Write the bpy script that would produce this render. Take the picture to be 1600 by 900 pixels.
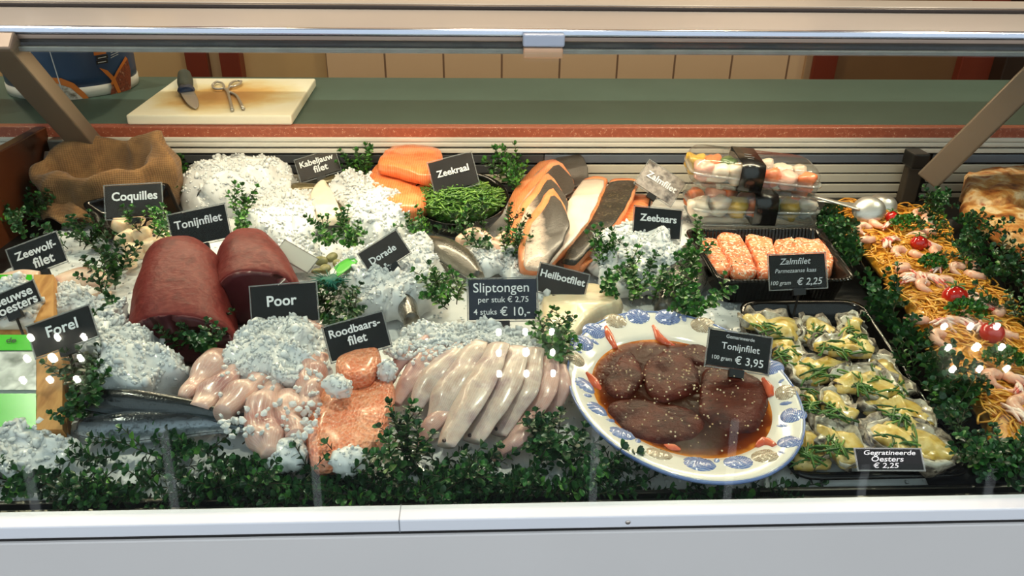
import bpy, bmesh, math, random
from mathutils import Vector, Matrix, noise
random.seed(7)
S = bpy.context.scene
C = S.collection
V = Vector
PI = math.pi
for _o in list(bpy.data.objects):
    bpy.data.objects.remove(_o)

# ------------------------------------------------------------------ camera
F = 1200.0
CAM = V((0, 0, 1.38))
_p, _y, _r = math.radians(27.3), math.radians(2.5), math.radians(.75)
FW = V((math.sin(_y) * math.cos(_p), math.cos(_y) * math.cos(_p), -math.sin(_p)))
_R = V((math.cos(_y), -math.sin(_y), 0))
_U = _R.cross(FW)
RT = _R * math.cos(_r) + _U * math.sin(_r)
UP = _U * math.cos(_r) - _R * math.sin(_r)
cam = bpy.data.cameras.new('camera')
cam.sensor_width = 36
cam.lens = F / 1600 * 36
cam.clip_start = .02
camo = bpy.data.objects.new('camera', cam)
C.objects.link(camo)
camo.matrix_world = Matrix((( RT.x, UP.x, -FW.x, CAM.x), (RT.y, UP.y, -FW.y, CAM.y), (RT.z, UP.z, -FW.z, CAM.z), (0, 0, 0, 1)))
S.camera = camo

# ------------------------------------------------------------------ light
S.view_settings.view_transform = 'Standard'
S.view_settings.look = 'None'
S.view_settings.exposure = 0.0
S.view_settings.gamma = 1
S.view_settings.use_curve_mapping = False
W = bpy.data.worlds.new('sky')
S.world = W
W.use_nodes = True
W.node_tree.nodes['Background'].inputs[0].default_value = (.90, .95, 1, 1)
W.node_tree.nodes['Background'].inputs[1].default_value = 1.35

def area(name, loc, aim, sx, sy, power, col):
    l = bpy.data.lights.new(name, 'AREA')
    l.shape = 'RECTANGLE'
    l.size, l.size_y = sx, sy
    l.energy = power
    l.color = col
    o = bpy.data.objects.new(name, l)
    C.objects.link(o)
    o.location = loc
    o.rotation_euler = (V(aim) - V(loc)).to_track_quat('-Z', 'Y').to_euler()
    return o
area('case_lamp', (.04, 1.185, 1.17), (.04, 1.10, .88), 1.30, .014, 7.8, (1, .77, .52))

def spot(name, loc, aim, power, col, ang, rad=.03):
    l = bpy.data.lights.new(name, 'SPOT')
    l.energy = power
    l.color = col
    l.spot_size = math.radians(ang)
    l.spot_blend = .6
    l.shadow_soft_size = rad
    o = bpy.data.objects.new(name, l)
    C.objects.link(o)
    o.location = loc
    o.rotation_euler = (V(aim) - V(loc)).to_track_quat('-Z', 'Y').to_euler()
for _x in (-1.7, -.85, 0, .85, 1.7):
    spot('aisle_fill_spot', (_x, 2.55, 2.5), (_x * .9, 2.1, .9), 42, (1, .80, .55), 120, .03)  # unseen lamps added to brighten the back wall and worktop

# ------------------------------------------------------------------ helpers
ZB = .88
def ray(px, py):
    return RT * ((px - 800) / F) + UP * ((450 - py) / F) + FW
def PZ(px, py, z):
    d = ray(px, py)
    return CAM + d * ((z - CAM.z) / d.z)
def Q(px, py, h=0.):
    return PZ(px, py, ZB + h)
def PY(px, py, y):
    d = ray(px, py)
    return CAM + d * (y / d.y)
def plane_hit(px, py, p0, n):
    d = ray(px, py)
    return CAM + d * ((p0 - CAM).dot(n) / d.dot(n))

def lin(c):
    def f(v):
        v /= 255
        return v / 12.92 if v <= .04045 else ((v + .055) / 1.055) ** 2.4
    return tuple(f(v) for v in c[:3]) + (1,)

def mesh(name, vs, fs, smooth=True, uvs=None):
    me = bpy.data.meshes.new(name)
    me.from_pydata([tuple(v) for v in vs], [], fs)
    if uvs:
        ul = me.uv_layers.new(name='UVMap')
        for l in me.loops:
            ul.data[l.index].uv = uvs[l.vertex_index]
    bm = bmesh.new()
    bm.from_mesh(me)
    bmesh.ops.recalc_face_normals(bm, faces=bm.faces[:])
    bm.to_mesh(me)
    bm.free()
    me.polygons.foreach_set('use_smooth', [smooth] * len(me.polygons))
    me.update()
    return me

def link(name, me, m, parent=None):
    o = bpy.data.objects.new(name, me)
    C.objects.link(o)
    if m:
        if not me.materials:
            me.materials.append(m)
    if parent:
        o.parent = parent
        if parent.type == 'EMPTY' and parent.parent is None:
            o.matrix_parent_inverse = Matrix.Translation(-parent.location)
    return o

def tag(o, label, cat, group=None, kind=None):
    o['label'] = label
    o['category'] = cat
    if group: o['group'] = group
    if kind: o['kind'] = kind
    return o

def thing(name, label, cat, loc=(0, 0, 0), group=None):
    o = bpy.data.objects.new(name, None)
    C.objects.link(o)
    o.location = loc
    o.empty_display_size = .02
    return tag(o, label, cat, group)

def struct(name, me, m):
    o = link(name, me, m)
    o['kind'] = 'structure'
    return o

class MB:
    def __init__(s):
        s.v, s.f, s.u = [], [], []
    def add(s, vs, fs, us=None):
        n = len(s.v)
        s.v += [V(v) for v in vs]
        s.u += us or [(0, 0)] * len(vs)
        s.f += [tuple(i + n for i in f) for f in fs]
        return s
    def me(s, name='mesh', smooth=True):
        return mesh(name, s.v, s.f, smooth, s.u)

def boxvf(x0, x1, y0, y1, z0, z1):
    return ([(x0, y0, z0), (x1, y0, z0), (x1, y1, z0), (x0, y1, z0), (x0, y0, z1), (x1, y0, z1), (x1, y1, z1), (x0, y1, z1)],
            [(0, 3, 2, 1), (4, 5, 6, 7), (0, 1, 5, 4), (1, 2, 6, 5), (2, 3, 7, 6), (3, 0, 4, 7)])

def bbox(x0, x1, y0, y1, z0, z1, bev=0., seg=2, mat=None):
    bm = bmesh.new()
    vs, fs = boxvf(x0, x1, y0, y1, z0, z1)
    bv = [bm.verts.new(v) for v in vs]
    for f in fs: bm.faces.new([bv[i] for i in f])
    if bev:
        bmesh.ops.bevel(bm, geom=bm.edges[:], offset=bev, segments=seg, affect='EDGES', profile=.5)
    if mat: bm.transform(mat)
    me = bpy.data.meshes.new('mesh')
    bm.to_mesh(me)
    bm.free()
    return me

def beam(a, b, w, h, up=V((0, 0, 1)), bev=.002):
    a, b = V(a), V(b)
    t = (b - a).normalized()
    s = t.cross(up).normalized()
    u = s.cross(t)
    L = (b - a).length
    M = Matrix(((t.x, s.x, u.x, a.x), (t.y, s.y, u.y, a.y), (t.z, s.z, u.z, a.z), (0, 0, 0, 1)))
    return bbox(0, L, -w / 2, w / 2, -h / 2, h / 2, bev, 2, M)

def nz(v, f, k=0.):
    return noise.noise(V((v[0] * f + k, v[1] * f + k * 1.7, v[2] * f - k)))

def loft(rings, cap=True, uvs=True):
    n = len(rings[0])
    vs, us, fs = [], [], []
    m = len(rings)
    for i, r in enumerate(rings):
        for j, p in enumerate(r):
            vs.append(V(p))
            us.append((i / max(1, m - 1), j / n))
    for i in range(m - 1):
        for j in range(n):
            k = (j + 1) % n
            fs.append((i * n + j, i * n + k, (i + 1) * n + k, (i + 1) * n + j))
    if cap:
        for i, sgn in ((0, 1), (m - 1, 0)):
            c = sum((V(p) for p in rings[i]), V((0, 0, 0))) / n
            vs.append(c)
            us.append((i / max(1, m - 1), .5))
            q = len(vs) - 1
            for j in range(n):
                k = (j + 1) % n
                fs.append((q, i * n + k, i * n + j) if sgn else (q, i * n + j, i * n + k))
    return vs, fs, us

def catmull(pts, n):
    """resample a list of tuples/vectors smoothly to n points"""
    pts = [V(p) if not isinstance(p, (int, float)) else p for p in pts]
    m = len(pts)
    out = []
    for i in range(n):
        t = i / (n - 1) * (m - 1)
        k = min(int(t), m - 2)
        u = t - k
        p0, p1, p2, p3 = pts[max(k - 1, 0)], pts[k], pts[k + 1], pts[min(k + 2, m - 1)]
        out.append(.5 * (2 * p1 + (p2 - p0) * u + (2 * p0 - 5 * p1 + 4 * p2 - p3) * u * u + (3 * p1 - p0 - 3 * p2 + p3) * u ** 3))
    return out

def tubevf(pts, r, n=8, m=None):
    pts = [V(p) for p in pts]
    if m: pts = catmull(pts, m)
    N = len(pts)
    rs = r if isinstance(r, (list, tuple)) else [r] * N
    if len(rs) != N: rs = catmull(list(rs), N)
    rings = []
    ref = None
    for i in range(N):
        t = (pts[min(i + 1, N - 1)] - pts[max(i - 1, 0)]).normalized()
        if ref is None:
            ref = V((0, 0, 1)) if abs(t.z) < .9 else V((1, 0, 0))
        s = t.cross(ref).normalized()
        ref = s.cross(t)
        rings.append([pts[i] + (s * math.cos(a) + ref * math.sin(a)) * rs[i] for a in [2 * PI * k / n for k in range(n)]])
    return loft(rings)

def bodyvf(spine, wid, top, bot, n=20, m=24, up=V((0, 0, 1)), amp=0., freq=30., k=0., sq=1., roll=0.):
    """a solid along a spine: half widths, heights above and below it; u runs along, v around (0..0.5 the top)"""
    sp = catmull([V(p) for p in spine], m)
    wd, tp, bt = (catmull(list(x), m) if isinstance(x, (list, tuple)) else [x] * m for x in (wid, top, bot))
    rings = []
    for i in range(m):
        t = (sp[min(i + 1, m - 1)] - sp[max(i - 1, 0)]).normalized()
        s = t.cross(up).normalized()
        u = s.cross(t)
        if roll:
            s, u = s * math.cos(roll) + u * math.sin(roll), u * math.cos(roll) - s * math.sin(roll)
        r = []
        for j in range(n):
            a = 2 * PI * j / n
            c, q = math.cos(a), math.sin(a)
            if sq != 1:
                c = math.copysign(abs(c) ** sq, c)
                q = math.copysign(abs(q) ** sq, q)
            p = sp[i] + s * (c * wd[i]) + u * (q * (tp[i] if q > 0 else bt[i]))
            if amp: p = p + (s * c + u * q) * (amp * nz(p, freq, k))
            r.append(p)
        rings.append(r)
    return loft(rings)

def pxbody(pts, wpx, top, bot, h, **kw):
    """bodyvf with a spine in photo pixels on height h (or per-point heights) and half widths in pixels"""
    hs = h if isinstance(h, (list, tuple)) else [h] * len(pts)
    sp = [Q(x, y, hh) for (x, y), hh in zip(pts, hs)]
    ws = wpx if isinstance(wpx, (list, tuple)) else [wpx] * len(pts)
    w = [a * (p - CAM).dot(FW) / F for a, p in zip(ws if len(ws) == len(sp) else [wpx[0]] * len(sp), sp)]
    return bodyvf(sp, w, top, bot, **kw)

def padvf(poly, h, thick, prof=((1, 0), (1.03, .35), (1, .7), (.93, .93), (.8, 1), (.5, 1.05), (.25, 1.06)), sub=4, amp=0., freq=30., k=0., tilt=None, z=None, under=True):
    """an outline in photo pixels at height h, given real thickness and a rounded edge; tilt = (dzdx, dzdy)"""
    pts = [Q(x, y, h) if z is None else PZ(x, y, z) for x, y in poly]
    return pad3(pts, thick, prof, sub, amp, freq, k, tilt)

def pad3(pts, thick, prof, sub=4, amp=0., freq=30., k=0., tilt=None):
    m = len(pts)
    loop = []
    for i in range(m):
        p0, p1, p2, p3 = pts[i - 1], pts[i], pts[(i + 1) % m], pts[(i + 2) % m]
        for j in range(sub):
            u = j / sub
            loop.append(.5 * (2 * p1 + (p2 - p0) * u + (2 * p0 - 5 * p1 + 4 * p2 - p3) * u * u + (3 * p1 - p0 - 3 * p2 + p3) * u ** 3))
    c = sum(loop, V((0, 0, 0))) / len(loop)
    lo = [min(p[i] for p in loop) for i in (0, 1)]
    hi = [max(p[i] for p in loop) for i in (0, 1)]
    rings = []
    for s, q in prof:
        r = []
        for p in loop:
            w = c + (p - c) * s
            w = V((w.x, w.y, w.z + q * thick))
            if amp: w += V((nz(w, freq, k), nz(w, freq, k + 9), nz(w, freq, k + 19) * (1 if q > 0 else 0))) * amp
            if tilt: w.z += (w.x - c.x) * tilt[0] + (w.y - c.y) * tilt[1]
            r.append(w)
        rings.append(r)
    vs, fs, us = loft(rings)
    us = [((v[0] - lo[0]) / max(1e-4, hi[0] - lo[0]), (v[1] - lo[1]) / max(1e-4, hi[1] - lo[1])) for v in vs]
    return vs, fs, us

_ICO = {}
def icovf(c, rad, sub=2, amp=0., freq=30., k=0., rot=None, flat=None, cube=False):
    if sub not in _ICO:
        bm = bmesh.new()
        bmesh.ops.create_icosphere(bm, subdivisions=sub, radius=1)
        bm.verts.index_update()
        _ICO[sub] = ([v.co.copy() for v in bm.verts], [tuple(v.index for v in f.verts) for f in bm.faces])
        bm.free()
    vs, fs = _ICO[sub]
    c = V(c)
    rad = V(rad) if not isinstance(rad, (int, float)) else V((rad,) * 3)
    out = []
    for v in vs:
        if cube: v = v / (v.x ** 4 + v.y ** 4 + v.z ** 4) ** .25 * .85
        p = V((v.x * rad.x, v.y * rad.y, v.z * rad.z))
        if amp: p += v * (amp * nz(p, freq, k))
        if flat is not None and p.z < flat: p.z = flat
        if rot: p = rot @ p
        out.append(c + p)
    return out, fs, [(v.x * .5 + .5, v.y * .5 + .5) for v in vs]

def rmat(rx, ry, rz):
    return Matrix.Rotation(rz, 3, 'Z') @ Matrix.Rotation(ry, 3, 'Y') @ Matrix.Rotation(rx, 3, 'X')
def rrot():
    return rmat(random.uniform(0, 6.3), random.uniform(0, 6.3), random.uniform(0, 6.3))

def me_of(t, smooth=True):
    return mesh('mesh', t[0], t[1], smooth, t[2] if len(t) > 2 else None)

def dup(root, loc=None, rot=None, scale=None, label=None, group=None):
    r = root.copy()
    C.objects.link(r)
    if loc is not None: r.location = loc
    if rot is not None: r.rotation_euler = rot
    if scale is not None: r.scale = scale if not isinstance(scale, (int, float)) else (scale,) * 3
    if label: r['label'] = label
    if group: r['group'] = group
    for ch in list(root.children):
        c = ch.copy()
        C.objects.link(c)
        c.parent = r
        for g in ch.children:
            d = g.copy()
            C.objects.link(d)
            d.parent = c
    return r

# ------------------------------------------------------------------ materials
class NT:
    def __init__(s, name):
        s.m = bpy.data.materials.new(name)
        s.m.use_nodes = True
        s.t = s.m.node_tree
        s.b = s.t.nodes['Principled BSDF']
        s.out = s.t.nodes['Material Output']
    def n(s, typ, **kw):
        x = s.t.nodes.new('ShaderNode' + typ)
        for k, v in kw.items():
            if k in x.inputs: x.inputs[k].default_value = v
            else: setattr(x, k, v)
        return x
    def l(s, a, b): s.t.links.new(a, b)
    def set(s, **kw):
        for k, v in kw.items():
            s.b.inputs[k.replace('_', ' ')].default_value = v
        return s
    def ramp(s, fac, cols, pos=None):
        r = s.n('ValToRGB')
        e = r.color_ramp.elements
        k = len(cols)
        pos = pos or [i / max(1, k - 1) for i in range(k)]
        while len(e) < k: e.new(.5)
        for i in range(k):
            e[i].position = pos[i]
            e[i].color = lin(cols[i])
        s.l(fac, r.inputs[0])
        return r.outputs[0]
    def coord(s, kind='Object', scale=(1, 1, 1), rot=(0, 0, 0)):
        c = s.n('TexCoord')
        mp = s.n('Mapping')
        mp.inputs['Scale'].default_value = scale
        mp.inputs['Rotation'].default_value = rot
        s.l(c.outputs[kind], mp.inputs[0])
        return mp.outputs[0]
    def noise(s, scale, detail=3, co=None, rough=.55, dist=0.):
        x = s.n('TexNoise')
        x.inputs['Scale'].default_value = scale
        x.inputs['Detail'].default_value = detail
        x.inputs['Roughness'].default_value = rough
        x.inputs['Distortion'].default_value = dist
        s.l(co or s.coord(), x.inputs['Vector'])
        return x.outputs[0]
    def vor(s, scale, co=None, feature='F1', out='Distance'):
        x = s.n('TexVoronoi')
        x.feature = feature
        x.inputs['Scale'].default_value = scale
        s.l(co or s.coord(), x.inputs['Vector'])
        return x.outputs[out]
    def wave(s, scale, co=None, dist=0., dscale=1., bands='X'):
        x = s.n('TexWave')
        x.bands_direction = bands
        x.inputs['Scale'].default_value = scale
        x.inputs['Distortion'].default_value = dist
        x.inputs['Detail Scale'].default_value = dscale
        s.l(co or s.coord(), x.inputs['Vector'])
        return x.outputs[1]
    def mix(s, f, a, b, typ='MIX'):
        x = s.n('MixRGB')
        x.blend_type = typ
        for i, k in ((0, f), (1, a), (2, b)):
            if hasattr(k, 'is_linked') or hasattr(k, 'links'): s.l(k, x.inputs[i])
            else: x.inputs[i].default_value = k if i == 0 else lin(k)
        return x.outputs[0]
    def base(s, k):
        if hasattr(k, 'links'): s.l(k, s.b.inputs['Base Color'])
        else: s.b.inputs['Base Color'].default_value = lin(k)
        return s
    def bump(s, h, strength=.3, dist=.002):
        x = s.n('Bump')
        x.inputs['Strength'].default_value = strength
        x.inputs['Distance'].default_value = dist
        s.l(h, x.inputs['Height'])
        s.l(x.outputs[0], s.b.inputs['Normal'])
        return s

def mat(name, cols, scale=20, rough=.5, metal=0., bump=0., bscale=None, bdist=.002, coat=0., sss=0., trans=0., ior=1.45, detail=3, spec=.5, pos=None, emit=None, stretch=(1, 1, 1), sheen=0.):
    t = NT(name)
    t.set(Roughness=rough, Metallic=metal, IOR=ior)
    t.b.inputs['Specular IOR Level'].default_value = spec
    co = t.coord(scale=stretch)
    if isinstance(cols, list) and len(cols) > 1:
        t.base(t.ramp(t.noise(scale, detail, co), cols, pos or [.3 + .4 * i / (len(cols) - 1) for i in range(len(cols))]))
    else:
        t.base(cols[0] if isinstance(cols, list) else cols)
    if bump: t.bump(t.noise(bscale or scale, 4, co), bump, bdist)
    if coat: t.set(Coat_Weight=coat, Coat_Roughness=.08)
    if sheen: t.set(Sheen_Weight=sheen)
    if sss:
        t.set(Subsurface_Weight=sss, Subsurface_Scale=.01)
        t.b.inputs['Subsurface Radius'].default_value = (1, .5, .35)
    if trans: t.set(Transmission_Weight=trans)
    if emit:
        t.b.inputs['Emission Color'].default_value = lin(emit[0])
        t.b.inputs['Emission Strength'].default_value = emit[1]
    return t.m

def clear(name, tint=(255, 255, 255), refl=.04, rough=.02, milk=0., milkcol=(230, 230, 230)):
    """clear sheet: lets light straight through and mirrors more at grazing angles"""
    t = NT(name)
    t.t.nodes.remove(t.b)
    tr = t.n('BsdfTransparent')
    tr.inputs[0].default_value = lin(tint)
    gl = t.n('BsdfGlossy')
    gl.inputs['Roughness'].default_value = rough
    lw = t.n('LayerWeight')
    pw = t.n('Math', operation='POWER')
    t.l(lw.outputs['Facing'], pw.inputs[0])
    pw.inputs[1].default_value = 5
    ma = t.n('Math', operation='MULTIPLY_ADD')
    t.l(pw.outputs[0], ma.inputs[0])
    ma.inputs[1].default_value = .8
    ma.inputs[2].default_value = refl
    mx = t.n('MixShader')
    t.l(ma.outputs[0], mx.inputs[0])
    src = tr.outputs[0]
    if milk:
        df = t.n('BsdfDiffuse')
        df.inputs[0].default_value = lin(milkcol)
        m2 = t.n('MixShader')
        m2.inputs[0].default_value = milk
        t.l(tr.outputs[0], m2.inputs[1])
        t.l(df.outputs[0], m2.inputs[2])
        src = m2.outputs[0]
    t.l(src, mx.inputs[1])
    t.l(gl.outputs[0], mx.inputs[2])
    t.l(mx.outputs[0], t.out.inputs[0])
    return t.m

black_gloss = mat('black_plastic', (10, 10, 11), rough=.16, bump=.05, bscale=60)
steel = mat('steel', [(186, 182, 176), (206, 202, 196)], 8, rough=.32, metal=.8, stretch=(1, 30, 30))
alu = mat('aluminium', [(188, 186, 182), (205, 203, 198)], 6, rough=.32, metal=.85, stretch=(1, 20, 20))
alu_white = mat('white_profile', [(206, 200, 188), (222, 216, 206)], 10, rough=.3, stretch=(1, 20, 20), coat=.3)
white_gloss = mat('white_enamel', [(214, 220, 228), (206, 213, 222)], 3, rough=.28, coat=.3)
acrylic = clear('clear_acrylic', (250, 250, 250), .008, .05, .0)
acrylic_rim = clear('acrylic_edge', (244, 245, 246), .10, .1, .22, (226, 224, 218))
# ------------------------------------------------------------------ the setting
def grid_wall(name, cols, tile, grout):
    t = NT(name)
    t.set(Roughness=.45)
    br = t.n('TexBrick')
    br.offset = 0
    br.inputs['Scale'].default_value = 1
    br.inputs['Mortar Size'].default_value = .004
    br.inputs['Mortar Smooth'].default_value = .2
    br.inputs['Brick Width'].default_value = tile
    br.inputs['Row Height'].default_value = .30
    br.inputs['Color1'].default_value = lin(cols[0])
    br.inputs['Color2'].default_value = lin(cols[1])
    br.inputs['Mortar'].default_value = lin(grout)
    c = t.n('TexCoord')
    mp = t.n('Mapping')
    mp.inputs['Rotation'].default_value = (PI / 2, 0, 0)
    mp.inputs['Location'].default_value = (.5655 + .2145 * 4 , .0, .0)
    t.l(c.outputs['Object'], mp.inputs[0])
    t.l(mp.outputs[0], br.inputs['Vector'])
    t.base(br.outputs['Color'])
    return t.m
wall_m = mat('painted_wall', [(206, 166, 112), (214, 174, 120)], 2, rough=.7)
plain_m = mat('wall_paint', [(150, 112, 70), (164, 124, 80)], 2, rough=.7)
tile_m = grid_wall('wall_tile', ((228, 188, 146), (234, 194, 152)), .2145, (132, 98, 72))
red_wood = mat('red_painted_wood', [(116, 42, 24), (128, 50, 30)], 6, rough=.35, stretch=(1, 1, .1), bump=.05)
ceil_m = mat('ceiling_panel', [(96, 90, 82), (104, 98, 90)], 2, rough=.8)
struct('floor', bbox(-2.6, 2.6, -2.5, 3.0, -.05, 0), mat('floor_tile', [(96, 90, 84), (110, 104, 96)], 3, rough=.5))
struct('wall_back', bbox(-2.6, 2.6, 2.93, 3.0, 0, 2.66), wall_m)
struct('trim_1', bbox(-.565, 1.25, 2.9, 2.93, 0, 2.66), tile_m)              # the tiled part of the back wall
struct('trim_2', bbox(1.21, 1.25, 2.885, 2.92, 0, 2.6, .002), mat('beige_corner_strip', (176, 140, 104), rough=.5))
struct('door_1', bbox(1.318, 1.80, 2.905, 2.93, 0, 2.1, .002), mat('brown_door', [(120, 84, 50), (132, 94, 58)], 3, rough=.55))
struct('trim_3', bbox(1.235, 1.325, 2.87, 2.93, 0, 2.2, .004), red_wood)
struct('trim_4', bbox(1.795, 1.97, 2.87, 2.93, 0, 2.2, .004), red_wood)
struct('trim_5', bbox(1.915, 1.99, 2.80, 2.93, 0, 2.2, .004), mat('dark_recess', (44, 28, 18), rough=.5))
struct('door_2', bbox(-.99, -.93, 2.905, 2.93, 0, 2.1, .002), mat('pale_door', [(196, 158, 112), (204, 166, 120)], 3, rough=.5))
struct('trim_6', bbox(-1.062, -.985, 2.87, 2.93, 0, 2.2, .004), red_wood)
struct('trim_7', bbox(-.94, -.868, 2.87, 2.93, 0, 2.2, .004), red_wood)
struct('wall_left', bbox(-2.66, -2.6, -.4, 3.0, 0, 2.66), plain_m)
struct('wall_right', bbox(2.6, 2.66, -.4, 3.0, 0, 2.66), plain_m)
struct('ceiling', bbox(-2.66, 2.66, .87, 3.0, 2.56, 2.66), ceil_m)

# raised flap over the customers: panels hung between glowing ribs, seen in the glass
fl = thing('raised_shop_flap', 'raised pale roof flap above the customers, mirrored as pale streaks in the glass', 'canopy', (0, .86, 2.56))
GA, GB = V((0, .497, .914)), V((0, 1.160, 1.183))          # bottom and top edge of the glass
gd = (GB - GA).normalized()
gn = V((0, -gd.z, gd.y))
def mirror_hit(px, py, p0, n):
    h = plane_hit(px, py, GA, gn)
    d = (h - CAM).normalized()
    r = d - gn * (2 * d.dot(gn))
    return h + r * ((p0 - h).dot(n) / r.dot(n))
fa = math.radians(36)
f0 = V((0, .86, 2.58))
fd = V((0, -math.cos(fa), math.sin(fa)))
fnm = V((0, -math.sin(fa), -math.cos(fa)))
Mf = Matrix(((1, 0, 0, 0), (0, fd.y, -fnm.y, f0.y), (0, fd.z, -fnm.z, f0.z), (0, 0, 0, 1)))
link('flap_panel', bbox(-2.6, 2.6, 0, 2.1, 0, .03, .003, 2, Mf), mat('flap_skin', [(108, 113, 118), (116, 121, 126)], 2, rough=.6), fl)
rib_m = mat('rib_glow', (235, 240, 245), rough=.5, emit=((236, 242, 250), 1.2))  # ribs are no lamps; glow added so the glass mirrors pale streaks
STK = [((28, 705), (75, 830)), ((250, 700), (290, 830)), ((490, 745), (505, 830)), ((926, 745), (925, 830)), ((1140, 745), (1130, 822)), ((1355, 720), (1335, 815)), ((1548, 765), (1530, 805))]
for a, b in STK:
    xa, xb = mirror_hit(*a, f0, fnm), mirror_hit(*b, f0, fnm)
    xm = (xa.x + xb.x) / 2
    link('glowing_rib', bbox(xm - .012, xm + .012, .04, 1.6, -.014, 0, .003, 2, Mf), rib_m, fl)

# ceiling lamps: three square fittings of nine bright bulbs
lamp_m = mat('lamp_housing', (186, 182, 174), rough=.4)
bulb_m = mat('lit_bulb', (255, 250, 240), rough=.3, emit=((255, 246, 230), 130))
LP = [((80, 557), 'ceiling lamp of nine bulbs mirrored over the trout sign'), ((822, 548), 'ceiling lamp of nine bulbs mirrored over the pale sole fillets'), ((1528, 540), 'ceiling lamp of nine bulbs mirrored over the noodle salad')]
for (px, py), lab in LP:
    p = mirror_hit(px, py, V((0, 0, 2.53)), V((0, 0, 1)))
    ex = (mirror_hit(px + 42, py, V((0, 0, 2.53)), V((0, 0, 1))) - p).length
    ey = (mirror_hit(px, py + 33, V((0, 0, 2.53)), V((0, 0, 1))) - p).length
    t = thing('ceiling_lamp', lab, 'lamp', (p.x, p.y, 2.56), 'ceiling lamps above the counter')
    link('housing', bbox(p.x - ex * 1.5, p.x + ex * 1.5, p.y - ey * 1.5, p.y + ey * 1.5, 2.545, 2.56, .003), lamp_m, t)
    spot('bulb_light', (p.x, p.y, 2.532), (p.x * .75, .90, .9), 66, (1, .87, .70), 75, .009)
    for i in (-1, 0, 1):
        for j in (-1, 0, 1):
            link('bulb', me_of(icovf((p.x + i * ex, p.y + j * ey, 2.54), (.009, .009, .007), 2)), bulb_m, t)

# ------------------------------------------------------------------ the display case
case = thing('display_case', 'long refrigerated fish counter with white front, sloping glass and grey struts', 'display counter', (.1, .95, .80))
XL, XR = -1.25, 1.75
link('front_panel', bbox(XL, XR, .487, .503, .35, .8920, .002), mat('front_panel_white', [(196, 197, 197), (202, 203, 203)], 3, rough=.35, coat=.2), case)
link('bottom_rail', bbox(XL, XR, .4845, .503, .8985, .912, .0015), white_gloss, case)
link('rail_seal', bbox(XL, XR, .489, .502, .890, .899), mat('black_rubber', (16, 17, 18), rough=.5), case)
scr = Q(980, 809, .026); scr.y = .4845
link('screw', me_of(tubevf([(scr.x, .4850, .905), (scr.x, .4838, .905)], .0022, 10)), steel, case)
for x in (Q(625, 805, .03).x,):
    link('rail_joint', bbox(x - .0004, x + .0004, .4842, .5030, .8984, .9122), mat('joint_line', (120, 126, 134), rough=.5), case)
# grille bars just behind the rail
for i in range(4):
    y = .513 + i * .011
    link('grille_bar', bbox(XL, XR, y, y + .0045, .868, .878 + i * .001, .001), mat('grille_steel', (120, 118, 112), rough=.3, metal=1) if i == 0 else bpy.data.materials['grille_steel'], case)
link('well', bbox(XL, XR, .505, 1.40, .80, .862), mat('well_dark', (26, 27, 28), rough=.4), case)
glass_m = clear('window_glass', (242, 247, 245), .024, 0.0)
def gpt(t, x, off=0.):
    return GA + (GB - GA) * t + V((x, 0, 0)) + gn * off
gv = [gpt(a, x, o) for o in (0, -.006) for a, x in ((0, XL), (0, XR), (1, XR), (1, XL))]
link('glass_pane', mesh('m', gv, [(0, 1, 2, 3), (7, 6, 5, 4), (0, 4, 5, 1), (1, 5, 6, 2), (2, 6, 7, 3), (3, 7, 4, 0)], False), glass_m, case)
# top shelf and its front rails
chrome_b = mat('chrome_edge', (178, 190, 206), rough=.22, metal=.9)
link('top_shelf', bbox(XL, XR, 1.178, 1.40, 1.188, 1.199, .002), mat('shelf_top', [(138, 134, 130), (146, 142, 138)], 2, rough=.42, coat=.1), case)
link('shelf_edge', bbox(XL, XR, 1.164, 1.180, 1.1915, 1.2015, .003, 3), chrome_b, case)
link('shelf_rail', bbox(XL, XR, 1.166, 1.178, 1.184, 1.191, .0015), mat('rail_bronze', [(120, 108, 98), (136, 122, 110)], 8, rough=.35, metal=.7, stretch=(1, 20, 20)), case)
link('rail_groove', bbox(XL, XR, 1.169, 1.182, 1.171, 1.186), mat('groove_dark', (48, 44, 42), rough=.45), case)
link('glass_clamp', bbox(XL, XR, 1.160, 1.176, 1.1675, 1.1745, .0015), mat('clamp_grey', [(132, 132, 132), (150, 150, 150)], 30, rough=.4, metal=.4), case)
link('back_lip', bbox(XL, XR, 1.386, 1.40, 1.199, 1.206, .002), mat('lip_dark', (52, 44, 40), rough=.4), case)
link('back_shelf', bbox(XL, XR, 1.402, 1.50, 1.197, 1.207, .002), mat('lip_grey', (150, 146, 138), rough=.4), case)
# clip in the middle of the bar
ca, cb = PY(817, 52, 1.157), PY(886, 92, 1.150)
link('glass_clip', bbox(ca.x, cb.x - .004, 1.150, 1.164, PY(850, 74, 1.15).z, ca.z, .003, 3), mat('clip_blue_grey', (146, 158, 178), rough=.35, coat=.2), case)
link('clip_lip', bbox(ca.x + .001, cb.x - .006, 1.150, 1.168, cb.z, PY(850, 75, 1.15).z, .003, 3), mat('clip_peach', (206, 164, 136), rough=.4), case)
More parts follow.
